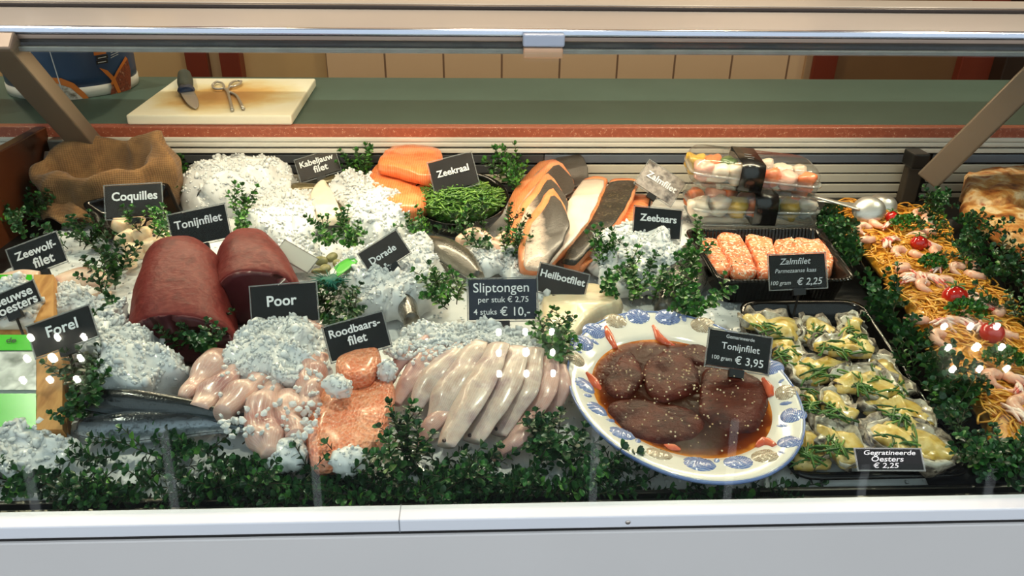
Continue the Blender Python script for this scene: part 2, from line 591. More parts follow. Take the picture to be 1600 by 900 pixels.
# struts
strut_m = mat('strut_paint', [(116, 102, 88), (126, 112, 98)], 3, rough=.42, metal=.25)
def strut(a, b, w, h):
    o = link('strut', beam(a, b, w, h, V((0, 0, 1)), .003), strut_m, case)
    return o
strut(PY(146, 236, 1.345), PY(-6, 62, 1.15), .044, .030)
strut(PY(1452, 280, 1.25), PY(1690, 45, 1.15), .036, .040)
bk_m = mat('bracket_grey', (118, 116, 110), rough=.4, metal=.5)
p = PY(88, 232, 1.35); link('strut_bracket', bbox(p.x - .014, p.x + .016, p.y, p.y + .03, p.z - .017, p.z + .015, .003), bk_m, case)
p = PY(1432, 248, 1.33); link('strut_bracket', bbox(p.x - .016, p.x + .014, p.y - .02, p.y + .02, p.z - .014, p.z + .014, .003), mat('hinge_black', (24, 22, 20), rough=.4), case)
p = PY(1428, 290, 1.345); link('post', bbox(p.x - .018, p.x + .012, p.y, p.y + .02, .86, p.z + .035, .003), mat('post_brown', (74, 64, 54), rough=.45), case)
# back rails and slats
YB = 1.374
def zb(py, y=YB): return PY(800, py, y).z
for a, b, d in ((213.5, 221, 0), (221.5, 229, .001)):
    link('back_rail', bbox(XL, XR, YB - .006 + d, YB + .02, zb(b), zb(a), .0025, 3), alu_white, case)
link('back_rail', bbox(XL, XR, YB - .003, YB + .02, zb(239), zb(232), .002, 3), alu_white, case)
link('back_board', bbox(XL, XR, YB + .012, YB + .03, .82, zb(213)), mat('back_dark', (30, 30, 32), rough=.5), case)
slat_b = mat('slat_blue_grey', [(104, 110, 122), (116, 122, 134)], 6, rough=.4, metal=.3)
slat_d = mat('slat_slate', [(56, 58, 62), (64, 66, 70)], 6, rough=.42)
slat_w = mat('slat_cream', [(196, 188, 172), (206, 198, 184)], 6, rough=.38)
for i, (a, b) in enumerate(((242, 255), (258, 271), (273, 286), (289, 301), (304, 316))):
    xr = PY((1424, 1420, 1414, 1408, 1402)[i], a, YB).x
    xm = PY(850, a, YB).x
    link('back_slat', bbox(XL, xm, YB, YB + .006, zb(b), zb(a), .0015), slat_d if i != 2 else slat_w, case)
    link('back_slat', bbox(xm + .001, xr, YB, YB + .006, zb(b), zb(a), .0015), slat_b if i < 1 else slat_w, case)
    link('back_slat', bbox(xr + .045, XR, YB, YB + .006, zb(b), zb(a), .0015), slat_b if i < 1 else slat_w, case)
# left end
pe = Q(62, 345)
link('end_panel', bbox(pe.x - .05, pe.x - .03, .55, YB, .82, 1.0, .002), mat('end_panel_brown', [(70, 34, 18), (82, 42, 22)], 5, rough=.3), case)
link('end_post', beam(PY(80, 238, 1.34), Q(64, 345, -.01), .018, .012, V((0, 0, 1)), .002), alu, case)

# ------------------------------------------------------------------ worktop behind
wt = thing('worktop', 'dark green worktop with a speckled terracotta front edge behind the counter', 'worktop', (.2, 1.58, .98))
link('slab', bbox(-1.7, 2.0, 1.392, 1.785, .968, 1.0, .002), mat('green_laminate', [(64, 86, 78), (72, 94, 86)], 5, rough=.55, spec=.3), wt)
t = NT('terracotta_terrazzo')
t.set(Roughness=.35)
sp = t.ramp(t.vor(330), [(240, 210, 180), (170, 92, 68)], [.16, .24])
t.base(t.mix(t.ramp(t.noise(140, 4), [(0, 0, 0), (255, 255, 255)], [.5, .56]), (158, 82, 60), sp))
link('edge_strip', bbox(-1.7, 2.0, 1.370, 1.393, .974, 1.0, .002), t.m, wt)
link('cabinet_side', bbox(-1.7, 2.0, 1.41, 1.77, 0, .968), mat('cabinet_side', (120, 100, 84), rough=.5), wt)
# ------------------------------------------------------------------ ice
def ice_mat(name, tint=(224, 227, 229)):
    t = NT(name)
    t.set(Roughness=.30, IOR=1.31, Transmission_Weight=.06, Subsurface_Weight=.35, Subsurface_Scale=.006, Coat_Weight=.6, Coat_Roughness=.12)
    t.b.inputs['Subsurface Radius'].default_value = (1, 1, 1)
    g = t.n('NewGeometry')
    t.base(t.mix(t.ramp(t.noise(150, 4), [(0, 0, 0), (120, 120, 120)], [.4, .7]), t.ramp(g.outputs['Random Per Island'], [(204, 208, 210), tint, (240, 242, 243)], [0, .4, 1]), (252, 252, 252)))
    t.bump(t.noise(420, 4, rough=.7), .35, .0015)
    return t.m
ice_m = ice_mat('crushed_ice')

def scatter_on(vs, fs, n, rng, zmin=-9):
    ar = []
    tot = 0
    for f in fs:
        a, b, c = V(vs[f[0]]), V(vs[f[1]]), V(vs[f[2]])
        d = (b - a).cross(c - a)
        w = abs(d.z)
        tot += w
        ar.append(tot)
    import bisect
    out = []
    for _ in range(n):
        f = fs[bisect.bisect(ar, rng.random() * tot) % len(fs)]
        a, b, c = V(vs[f[0]]), V(vs[f[1]]), V(vs[f[2]])
        u, w = rng.random(), rng.random()
        if u + w > 1: u, w = 1 - u, 1 - w
        out.append(a + (b - a) * u + (c - a) * w)
    return out

def ice_heap(poly, h, thick, n, label, seed=1, size=(.0013, .0038), amp=.018, group='heaps of crushed ice'):
    rng = random.Random(seed)
    m = MB()
    prof = ((1, -.1), (1.0, .2), (.95, .48), (.85, .72), (.7, .9), (.5, 1), (.25, 1.04), (.1, 1.05))
    vs, fs, us = padvf(poly, h, thick, prof, 6, amp, 38, seed * 3.1)
    vs = [v + V((0, 0, .0055 * nz(v, 120, seed))) for v in vs]
    m.add(vs, fs, us)
    zc_ = sum(v.z for v in vs) / len(vs)
    for p in scatter_on(vs, fs, int(n * 5.5), rng):
        if p.z < zc_ - thick * .45: continue
        s = rng.uniform(*size) * (2.0 if rng.random() < .05 else 1)
        R = rmat(rng.uniform(0, 6), rng.uniform(0, 6), rng.uniform(0, 6))
        m.add(*icovf(p + V((0, 0, s * .35)), (s, s * rng.uniform(.5, .9), s * rng.uniform(.4, .8)), 1, s * .5, 260, seed, R))
    o = link('crushed_ice', m.me('ice', False), ice_m)
    o.data.polygons.foreach_set('use_smooth', [True] * len(m.f))
    return tag(o, label, 'ice', group, 'stuff')

# the bed of ice everything lies on
m = MB()
NX, NY = 150, 70
_e = [PZ(886, 588, .9), PZ(1253, 628, .9), PZ(1034, 482, .9), PZ(1096, 742, .9)]
_ec, _ea, _eb = sum(_e, V()) / 4, (_e[1] - _e[0]) / 2, (_e[2] - _e[3]) / 2
vs = []
for j in range(NY + 1):
    for i in range(NX + 1):
        x, y = -.70 + 1.14 * i / NX, .560 + .775 * j / NY
        z = ZB - .002 + .007 * nz((x, y, 0), 16) + .004 * nz((x, y, 1), 55) + .002 * nz((x, y, 1), 160)
        _d = V((x, y, 0)) - V((_ec.x, _ec.y, 0))
        if (_d.x / _ea.length) ** 2 + (_d.y / _eb.length) ** 2 < .85: z = .868
        if j == 0 or i in (0, NX) or j == NY: z = .863
        vs.append((x, y, z))
fs = [(j * (NX + 1) + i, j * (NX + 1) + i + 1, (j + 1) * (NX + 1) + i + 1, (j + 1) * (NX + 1) + i) for j in range(NY) for i in range(NX)]
m.add(vs, fs)
rng = random.Random(77)
for p in scatter_on(vs, fs, 5200, rng):
    q = rng.uniform(.0010, .0032)
    m.add(*icovf(p, (q, q * .8, q * .6), 1, q * .5, 260, 3, rrot()))
tag(link('ice_bed', m.me(), ice_m), 'level bed of crushed ice under the fish in the counter', 'ice', None, 'stuff')

HEAPS = [
 ([(283, 320), (300, 302), (350, 294), (410, 294), (455, 298), (474, 310), (452, 325), (400, 338), (330, 338), (300, 334)], .0, .072, 480, 'white ice heap beside the burlap sack, below the worktop edge'),
 ([(385, 345), (400, 320), (450, 310), (490, 318), (505, 350), (480, 372), (440, 380), (400, 368)], .012, .030, 300, 'ice heap between the cod pieces and the dark red tuna'),
 ([(518, 312), (545, 297), (585, 308), (640, 345), (652, 368), (600, 392), (560, 385), (545, 356), (524, 330)], .008, .052, 460, 'long ice heap in front of the orange salmon fillets'),
 ([(530, 438), (560, 415), (615, 400), (660, 398), (688, 420), (690, 455), (665, 490), (632, 500), (590, 495), (548, 480)], .010, .040, 560, 'ice heap over the sea bream, in front of its sign'),
 ([(925, 405), (960, 378), (1010, 372), (1050, 390), (1068, 420), (1050, 445), (1000, 460), (950, 450), (935, 430)], .014, .042, 460, 'ice heap over the grey sea bass'),
 ([(355, 560), (372, 530), (430, 512), (490, 522), (512, 548), (500, 600), (455, 612), (400, 600), (360, 590)], .030, .026, 420, 'ice heap on the pink pout'),
 ([(612, 548), (640, 520), (700, 513), (770, 515), (838, 527), (830, 545), (760, 548), (700, 560), (650, 562)], .034, .013, 520, 'band of ice across the top of the pale soles'),
 ([(118, 560), (162, 530), (198, 508), (218, 545), (285, 580), (285, 605), (230, 640), (170, 640), (150, 600), (120, 590)], .014, .046, 480, 'ice heap on the trout, beside their sign'),
 ([(45, 485), (75, 460), (130, 456), (170, 478), (165, 500), (110, 505), (60, 500)], .012, .022, 260, 'ice heap behind the trout sign'),
 ([(0, 475), (30, 462), (60, 470), (50, 500), (0, 510), (-40, 500)], .03, .024, 160, 'small ice heap in front of the oyster sign'),
 ([(0, 690), (60, 680), (130, 700), (120, 740), (0, 745), (-40, 720)], .0, .020, 160, 'flat ice heap below the green oyster punnet'),
 ([(430, 395), (470, 380), (500, 395), (490, 420), (450, 425)], .012, .018, 140, 'bit of ice behind the blank white sign'),
 ([(735, 400), (780, 395), (800, 415), (770, 432), (730, 425)], .012, .018, 140, 'ice patch behind the blue-grey price sign'),
 ([(838, 455), (880, 455), (900, 478), (870, 500), (840, 492)], .012, .022, 160, 'ice patch at the foot of the halibut sign'),
 ([(770, 400), (830, 395), (845, 430), (800, 445)], .012, .02, 120, 'ice patch in front of the silver salmon side'),
]
for i, (poly, h, th, n, lab) in enumerate(HEAPS):
    ice_heap(poly, h, th, n, lab, i + 1)
def ice_lump(x, y, rx, ry, h, lab, seed):
    p = Q(x, y, h)
    k = (p - CAM).dot(FW) / F
    rng = random.Random(seed)
    m = MB()
    vs, fs, us = icovf(p, (rx * k, rx * k * .8, ry * k), 4, .008, 40, seed)
    vs = [v + V((nz(v, 150, 1), nz(v, 150, 2), nz(v, 150, 3))) * .0025 for v in vs]
    m.add(vs, fs, us)
    for q in scatter_on(vs, fs, 60, rng):
        s = rng.uniform(.001, .003)
        m.add(*icovf(q, (s, s * .7, s * .7), 1, s * .4, 300, seed, rrot()))
    tag(link('ice_lump', m.me(), ice_m), lab, 'ice')
ice_lump(450, 718, 31, 24, .018, 'round lump of ice in front of the pout, left of the scaly orange fillet', 3)
ice_lump(543, 725, 30, 27, .020, 'round lump of ice against the front of the scaly orange fillet', 5)
ice_lump(528, 602, 26, 17, .052, 'clear lump of ice between the two redfish fillets', 8)
ice_lump(606, 583, 10, 16, .040, 'small lump of ice beside the upper redfish fillet', 11)

# ------------------------------------------------------------------ boxwood garnish
def leaf_mat(name, cols):
    t = NT(name)
    g = t.n('NewGeometry')
    t.base(t.ramp(g.outputs['Random Per Island'], cols, [0, .35, .7, .9, 1]))
    t.set(Roughness=.34, Coat_Weight=.25, Coat_Roughness=.25)
    t.b.inputs['Specular IOR Level'].default_value = .35
    return t.m
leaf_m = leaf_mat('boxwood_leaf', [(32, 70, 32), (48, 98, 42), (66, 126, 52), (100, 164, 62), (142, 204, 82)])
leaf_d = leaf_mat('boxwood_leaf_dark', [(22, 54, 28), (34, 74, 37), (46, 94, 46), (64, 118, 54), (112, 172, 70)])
stem_m = mat('boxwood_stem', [(44, 58, 30), (58, 48, 28)], 40, rough=.5)
def leafvf(base, d, nrm, L, Wd, cup):
    d = d.normalized()
    s = d.cross(nrm).normalized()
    n = s.cross(d)
    def q(a, b, c): return base + d * (a * L) + s * (b * Wd) + n * (c * L)
    vs = [q(0, 0, 0), q(.45, -.42, cup), q(.45, 0, 0), q(.45, .42, cup), q(.82, -.44, cup * .6), q(.82, 0, -.06), q(.82, .44, cup * .6), q(1.0, -.15, -.10), q(1.0, .15, -.10)]
    fs = [(0, 2, 1), (0, 3, 2), (1, 2, 5, 4), (2, 3, 6, 5), (4, 5, 7), (5, 6, 8), (5, 8, 7)]
    return vs, fs
def sprig_meshes(seed, L=.088, dense=1.0):
    rng = random.Random(seed)
    bend = rng.uniform(-.012, .012)
    ax = [V((bend * math.sin(t * 2.2), .006 * math.sin(t * 3 + seed), L * t)) for t in [i / 7 for i in range(8)]]
    st, lf = MB(), MB()
    st.add(*tubevf(ax, [.0011 - .0006 * i / 7 for i in range(8)], 5))
    def leaves(ax, n, sc):
        for i in range(n):
            t = .12 + .88 * i / (n - 1)
            k = min(int(t * (len(ax) - 1)), len(ax) - 2)
            p = ax[k].lerp(ax[k + 1], t * (len(ax) - 1) - k)
            T = (ax[k + 1] - ax[k]).normalized()
            a = i * 1.57 + rng.uniform(-.4, .4)
            for s in (0, PI):
                side = V((math.cos(a + s), math.sin(a + s), 0))
                d = side * rng.uniform(.7, 1) + T * rng.uniform(.35, .9)
                l = rng.uniform(.0105, .0165) * sc * (1.05 - .3 * t)
                lf.add(*leafvf(p, d, T, l, l * rng.uniform(.66, .86), rng.uniform(.05, .2)))
        for a in (0, 2.1, 4.2):
            lf.add(*leafvf(ax[-1], V((math.cos(a) * .5, math.sin(a) * .5, 1)), V((math.cos(a), math.sin(a), -.3)), .011 * sc, .008 * sc, .1))
    leaves(ax, int(11 * dense), 1)
    for b in range(3):
        t = .25 + .2 * b
        k = int(t * 7)
        a = rng.uniform(0, 6.3)
        p = ax[k]
        d = V((math.cos(a) * .8, math.sin(a) * .8, .9))
        ln = L * rng.uniform(.28, .42)
        bx = [p + d * (ln * i / 4) + V((0, 0, .004 * (i / 4) ** 2)) for i in range(5)]
        st.add(*tubevf(bx, .0007, 5))
        leaves(bx, 5, .92)
    return st.me(), lf.me()
SPR = []
for i in range(6):
    SPR.append(sprig_meshes(20 + i))
_first = {}
def sprig(base, tip, label, group, var=None, dark=False):
    var = random.randrange(6) if var is None else var
    st, lf = SPR[var]
    key = (var, dark)
    if base.y < .545: base = V((base.x, .545 + random.uniform(0, .015), base.z))
    if tip.y < .535: tip = V((tip.x, .535, tip.z + .008))
    d = tip - base
    r = bpy.data.objects.new('boxwood_sprig', st)
    C.objects.link(r)
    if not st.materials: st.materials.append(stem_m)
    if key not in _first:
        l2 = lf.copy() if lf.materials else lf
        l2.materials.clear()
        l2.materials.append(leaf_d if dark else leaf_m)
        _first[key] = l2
    r.location = base
    q = V((0, 0, 1)).rotation_difference(d.normalized())
    r.rotation_euler = (q.to_matrix() @ Matrix.Rotation(random.uniform(0, 6.3), 3, 'Z')).to_euler()
    s = d.length / .088
    k = max(.75, min(1.15, s))
    r.scale = (k, k, s)
    tag(r, label, 'plastic greenery', group)
    l = bpy.data.objects.new('leaves', _first[key])
    C.objects.link(l)
    l.parent = r
    return r
def bush(cx, cy, rx, ry, n, label, h=.012, up=.045, dark=False, lean=(0, 0)):
    for i in range(n):
        a = random.uniform(0, 6.3)
        u = random.uniform(.1, .75)
        bx, by = cx + rx * u * math.cos(a), cy + ry * u * math.sin(a) + ry * .45
        b = Q(bx, by, h)
        k = (b - CAM).dot(FW) / F
        tx = bx + rx * .75 * math.cos(a) + random.uniform(-.3, .3) * rx + lean[0]
        ty = by + ry * .5 * math.sin(a) + lean[1]
        t = Q(tx, ty, h) + V((0, 0, up * random.uniform(.6, 1.15)))
        d = t - b
        L = max(.045, min(.085, d.length))
        sprig(b, b + d.normalized() * L, label, label.replace('plastic boxwood sprig', 'boxwood sprigs'), dark=dark)
def garland(pts, width, n, label, h=.012, up=.03, dark=False, along=.6):
    P_ = catmull([V((x, y, 0)) for x, y in pts], 60)
    for i in range(n):
        t = random.uniform(0, 58.9)
        k = int(t)
        p = P_[k].lerp(P_[k + 1], t - k)
        d = (P_[k + 1] - P_[k]).normalized()
        s = V((-d.y, d.x, 0))
        o = random.uniform(-1, 1)
        bx, by = p.x + s.x * o * width * .6, p.y + s.y * o * width * .6
        b = Q(bx, by, h)
        g = random.choice((-1, 1)) * along
        tx = bx + d.x * g * 55 + s.x * (o * 22 + random.uniform(-15, 15))
        ty = by + d.y * g * 55 + s.y * (o * 22 + random.uniform(-15, 15))
        e = Q(tx, ty, h) + V((0, 0, up * random.uniform(.3, 1.2)))
        v = e - b
        sprig(b, b + v.normalized() * random.uniform(.045, .072), label, label.replace('plastic boxwood sprig', 'boxwood sprigs'), dark=dark)
G_ = 'plastic boxwood sprig '
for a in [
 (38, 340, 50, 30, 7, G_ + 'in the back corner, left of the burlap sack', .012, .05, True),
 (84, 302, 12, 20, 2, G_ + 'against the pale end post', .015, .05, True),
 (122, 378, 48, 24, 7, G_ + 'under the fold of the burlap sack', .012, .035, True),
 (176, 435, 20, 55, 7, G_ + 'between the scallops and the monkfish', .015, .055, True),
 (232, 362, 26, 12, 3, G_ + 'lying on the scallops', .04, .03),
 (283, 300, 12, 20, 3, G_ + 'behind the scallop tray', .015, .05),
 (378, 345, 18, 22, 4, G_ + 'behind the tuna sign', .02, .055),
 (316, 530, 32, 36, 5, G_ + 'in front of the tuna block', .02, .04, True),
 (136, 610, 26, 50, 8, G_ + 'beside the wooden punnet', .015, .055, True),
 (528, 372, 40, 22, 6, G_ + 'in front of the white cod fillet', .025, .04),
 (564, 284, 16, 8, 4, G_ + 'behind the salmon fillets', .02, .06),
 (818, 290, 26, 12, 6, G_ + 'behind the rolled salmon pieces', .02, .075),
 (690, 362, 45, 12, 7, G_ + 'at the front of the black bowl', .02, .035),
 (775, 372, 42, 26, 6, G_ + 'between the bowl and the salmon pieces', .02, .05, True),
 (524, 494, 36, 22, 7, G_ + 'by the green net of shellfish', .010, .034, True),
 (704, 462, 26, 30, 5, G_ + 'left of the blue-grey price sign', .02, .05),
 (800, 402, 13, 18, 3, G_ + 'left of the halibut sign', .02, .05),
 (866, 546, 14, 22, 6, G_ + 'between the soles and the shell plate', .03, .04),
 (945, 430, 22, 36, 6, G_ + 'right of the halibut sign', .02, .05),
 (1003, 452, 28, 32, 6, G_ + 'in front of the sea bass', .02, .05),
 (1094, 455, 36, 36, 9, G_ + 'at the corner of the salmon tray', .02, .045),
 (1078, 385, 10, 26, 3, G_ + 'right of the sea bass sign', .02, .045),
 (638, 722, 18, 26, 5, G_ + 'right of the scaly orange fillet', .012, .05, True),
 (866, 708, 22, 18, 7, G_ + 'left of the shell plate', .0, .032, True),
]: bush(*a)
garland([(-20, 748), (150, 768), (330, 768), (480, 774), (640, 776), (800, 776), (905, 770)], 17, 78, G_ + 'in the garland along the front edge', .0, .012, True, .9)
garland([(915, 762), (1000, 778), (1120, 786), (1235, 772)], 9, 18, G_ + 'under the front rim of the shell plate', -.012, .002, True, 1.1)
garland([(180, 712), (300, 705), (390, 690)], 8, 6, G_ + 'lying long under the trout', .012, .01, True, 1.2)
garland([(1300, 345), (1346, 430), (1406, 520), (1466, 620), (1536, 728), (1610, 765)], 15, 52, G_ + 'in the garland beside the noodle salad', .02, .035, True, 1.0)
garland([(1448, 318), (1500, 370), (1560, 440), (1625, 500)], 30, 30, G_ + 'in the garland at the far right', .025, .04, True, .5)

# ------------------------------------------------------------------ signs
card_k = mat('sign_card_black', [(24, 24, 25), (30, 30, 31)], 30, rough=.45, spec=.15)
card_b = mat('sign_card_slate', [(50, 54, 68), (56, 60, 74)], 30, rough=.45, spec=.2)
card_t = mat('sign_card_taupe_sheen', [(52, 46, 42), (60, 53, 48)], 30, rough=.4, spec=.3)  # dark card with the lamp's warm reflection put into its colour
card_w = mat('sign_card_white', [(226, 220, 206), (232, 226, 214)], 30, rough=.4)
card_s = mat('sign_card_glare', [(120, 110, 104), (190, 180, 172), (90, 82, 78)], 60, rough=.2, coat=.8, bump=.3, bscale=90)  # glare on the card painted in as pale mottled colour
ink_m = mat('white_ink', (236, 236, 238), rough=.5)
ink_g = mat('pale_ink', (196, 200, 206), rough=.5)
peg_m = mat('sign_peg', (18, 18, 19), rough=.4)
def text_mesh(lines, w, h, shear, z, sy=1.):
    """lines: (string, centre x, centre y, width) as fractions of the card, last item bold 0..1"""
    m = MB()
    for (s, cx, cy, tw, bold) in lines:
        cu = bpy.data.curves.new('t', 'FONT')
        cu.body = s
        cu.align_x = 'CENTER'
        cu.size = 1
        cu.offset = .024 * bold
        cu.shear = shear
        cu.resolution_u = 3
        cu.extrude = .0
        o = bpy.data.objects.new('t', cu)
        C.objects.link(o)
        dg = bpy.context.evaluated_depsgraph_get()
        me = bpy.data.meshes.new_from_object(o.evaluated_get(dg))
        xs = [v.co.x for v in me.vertices]
        sc = tw * w / (max(xs) - min(xs))
        mx = (max(xs) + min(xs)) / 2
        m.add([((v.co.x - mx) * sc + (cx - .5) * w, (v.co.y - .35) * sc * sy + cy * h, z) for v in me.vertices], [tuple(p.vertices) for p in me.polygons])
        bpy.data.objects.remove(o)
        bpy.data.curves.remove(cu)
        bpy.data.meshes.remove(me)
    return m
def sign(label, cor, h, tilt, lines, card=card_k, ink=ink_m, shear=0., yaw=0., margin=.05, peg=True, bottom=.06, sy=1.):
    a = math.radians(tilt)
    n = Matrix.Rotation(math.radians(yaw), 3, 'Z') @ V((0, -math.cos(a), math.sin(a)))
    tl, tr, br, bl = cor
    B = Q((bl[0] + br[0]) / 2, (bl[1] + br[1]) / 2, h)
    c = [plane_hit(x, y, B, n) for x, y in cor]
    X = ((c[1] - c[0]) + (c[2] - c[3]))
    w = X.length / 2
    X.normalize()
    Y = n.cross(X).normalized()
    hh = ((c[0] - c[3]) + (c[1] - c[2])).dot(Y) / 2
    O = (c[0] + c[1] + c[2] + c[3]) / 4 - Y * (hh / 2)
    M = Matrix(((X.x, Y.x, n.x, O.x), (X.y, Y.y, n.y, O.y), (X.z, Y.z, n.z, O.z), (0, 0, 0, 1)))
    t = thing('price_sign' if any('€' in l[0] for l in lines) else 'name_sign', label, 'sign', tuple(O), 'signs in clear holders')
    cw, y0, y1 = w / 2 * (1 - margin), hh * bottom, hh * (1 - margin * .8)
    link('card', bbox(-cw, cw, y0, y1, -.0005, .0005, .0002, 1, M), card, t)
    ho = MB()
    for z0, z1 in ((-.0016, -.0007), (.0008, .0015)):
        ho.add(*boxvf(-w / 2, w / 2, 0, hh, z0, z1))
    ri = MB()
    e = .0013
    for b in ((-w / 2, -w / 2 + e, 0, hh), (w / 2 - e, w / 2, 0, hh), (-w / 2, w / 2, 0, e), (-w / 2, w / 2, hh - e, hh)):
        ri.add(*boxvf(b[0], b[1], b[2], b[3], -.0006, .0007))
    ho.v = [M @ v for v in ho.v]
    hob = link('holder', ho.me('h', False), acrylic, t)
    ri.v = [M @ v for v in ri.v]
    link('rim', ri.me('r', False), acrylic_rim, hob)
    if lines:
        tm = text_mesh(lines, cw * 2, y1 - y0, shear, .00165, sy)
        tm.v = [M @ (v + V((0, y0, 0))) for v in tm.v]
        link('lettering', tm.me('t', False), ink, t)
    if peg:
        pm = MB()
        pm.add(*boxvf(-.008, .008, -.007, .002, -.0035, .0030))
        pm.v = [M @ v for v in pm.v]
        lo = M @ V((0, -.005, 0))
        pm.add(*tubevf([lo, V((lo.x, lo.y + .004, max(ZB - .004, lo.z - .05)))], .0016, 8))
        link('peg', pm.me('p', False), peg_m, t)
    return t
sign('dark sign with painted taupe sheen reading Coquilles in front of the burlap sack', [(160, 288), (252, 286), (257, 338), (166, 346)], .055, 28, [('Coquilles', .53, .66, .82, 1)], card_t)
sign('black sign reading Tonijnfilet standing behind the tuna', [(257, 336), (350, 317), (366, 372), (274, 392)], .045, 30, [('Tonijnfilet', .50, .66, .84, .8)])
sign('black sign reading Zeewolf-filet at the monkfish', [(2, 393), (84, 361), (112, 408), (33, 437)], .03, 30, [('Zeewolf-', .52, .68, .82, 1), ('filet', .60, .28, .42, 1)])
sign('dark sign reading Zeeuwse oesters on the back punnet', [(-38, 472), (54, 437), (66, 470), (-20, 510)], .045, 30, [('Zeeuwse', .52, .66, .84, 1), ('oesters', .62, .24, .7, 1)])
sign('black sign reading Forel in front of the ice on the trout', [(35, 510), (136, 477), (160, 524), (60, 562)], .072, 34, [('Forel', .52, .62, .50, .8)])
sign('black sign reading Poor under the blank white sign', [(390, 446), (496, 439), (499, 503), (392, 514)], .045, 30, [('Poor', .47, .60, .46, .9)])
sign('black sign reading Roodbaarsfilet above the scaly orange fillets', [(501, 509), (599, 486), (613, 540), (518, 571)], .045, 32, [('Roodbaars-', .50, .76, .86, .9), ('filet', .50, .44, .32, .9)])
sign('blue-grey price sign reading Sliptongen above the soles', [(728, 435), (843, 432), (839, 503), (731, 504)], .045, 30, [('Sliptongen', .48, .80, .82, .15), ('per stuk € 2,75', .51, .50, .74, .1), ('4 stuks', .24, .20, .34, .1), ('€ 10,-', .68, .20, .44, .3)], card_b, ink_m)
sign('black sign reading Heilbotfilet above the halibut', [(840, 408), (921, 428), (913, 476), (836, 456)], .035, 30, [('Heilbotfilet', .50, .68, .92, 1)], card_t)
sign('tilted dark sign reading Dorade half covered by ice', [(547, 402), (610, 364), (653, 389), (592, 430)], .060, 34, [('Dorade', .46, .50, .66, .9)], card_t)
sign('dark sign reading Kabeljauwfilet sunk in the back ice', [(450, 252), (515, 234), (543, 264), (479, 285)], .035, 32, [('Kabeljauw', .50, .72, .84, 1), ('filet', .55, .36, .36, 1)], card_t)
sign('dark sign reading Zeekraal behind the bowl of samphire', [(666, 254), (736, 236), (751, 288), (680, 306)], .07, 26, [('Zeekraal', .50, .58, .74, 1)], card_t)
sign('sign with painted glare reading Zalmfilet by the plastic packs', [(1016, 248), (1075, 288), (1046, 322), (988, 287)], .05, 36, [('Zalmfilet', .52, .56, .80, .8)], card_s)
sign('black sign reading Zeebaars behind the sea bass', [(992, 320), (1067, 328), (1064, 377), (985, 371)], .05, 28, [('Zeebaars', .51, .66, .78, 1)])
# ------------------------------------------------------------------ on the worktop behind
def zw(x, y): return PZ(x, y, 1.0)
cb = thing('cutting_board', 'pale stained cutting board lying on the green worktop', 'cutting board', tuple(zw(340, 155)))
c4 = [PZ(x, y, 1.018) for x, y in ((196, 180), (455, 180.5), (493, 122.5), (276, 122))]
t = NT('stained_board')
t.set(Roughness=.5)
gc = t.n('TexCoord'); gm = t.n('Mapping'); gl = t.n('VectorMath', operation='LENGTH')
gm.inputs['Location'].default_value = (-.95, -1.0, 0); gm.inputs['Scale'].default_value = (1.9, 2.0, 0)
t.l(gc.outputs['Generated'], gm.inputs[0]); t.l(gm.outputs[0], gl.inputs[0])
ga = t.n('Math', operation='MULTIPLY_ADD'); t.l(t.noise(14, 3), ga.inputs[0]); ga.inputs[1].default_value = .7; ga.inputs[2].default_value = -.35
gb = t.n('Math', operation='ADD'); t.l(gl.outputs['Value'], gb.inputs[0]); t.l(ga.outputs[0], gb.inputs[1])
stn = t.ramp(gb.outputs[0], [(196, 140, 66), (214, 170, 98), (232, 216, 172), (240, 234, 212)], [.25, .5, .75, .95])
t.base(stn)
def slab4(c4, z0, bev=.003):
    bm = bmesh.new()
    lo = [bm.verts.new((p.x, p.y, z0)) for p in c4]
    hi = [bm.verts.new(p) for p in c4]
    bm.faces.new(lo[::-1]); bm.faces.new(hi)
    for i in range(4): bm.faces.new((lo[i], lo[(i + 1) % 4], hi[(i + 1) % 4], hi[i]))
    bmesh.ops.bevel(bm, geom=bm.edges[:], offset=bev, segments=2, affect='EDGES', profile=.5)
    me = bpy.data.meshes.new('slab'); bm.to_mesh(me); bm.free()
    return me
link('board', slab4(c4, 1.0005), t.m, cb)
# knife on the board
kz = 1.0225
kn = thing('kitchen_knife', 'knife with a dark green and blue handle on the cutting board', 'knife', tuple(PZ(295, 150, kz)))
A, B_, Cc = PZ(288, 116, kz + .006), PZ(291, 141, kz + .004), PZ(306, 170, kz - .002)
link('handle', me_of(bodyvf([A, A.lerp(B_, .5), B_], [.013, .0155, .012], [.011, .012, .010], .009, n=16, m=12)), mat('knife_handle_green', (46, 62, 60), rough=.5), kn)
link('bolster', me_of(bodyvf([A.lerp(B_, .88), B_, B_.lerp(Cc, .10)], [.013, .0165, .012], .010, .008, n=16, m=8)), mat('knife_guard_blue', (40, 60, 96), rough=.45), kn)
link('blade', me_of(bodyvf([B_.lerp(Cc, .05), B_.lerp(Cc, .5), B_.lerp(Cc, .85), Cc], [.013, .0125, .008, .0012], .0009, .0009, n=12, m=14)), steel, kn)
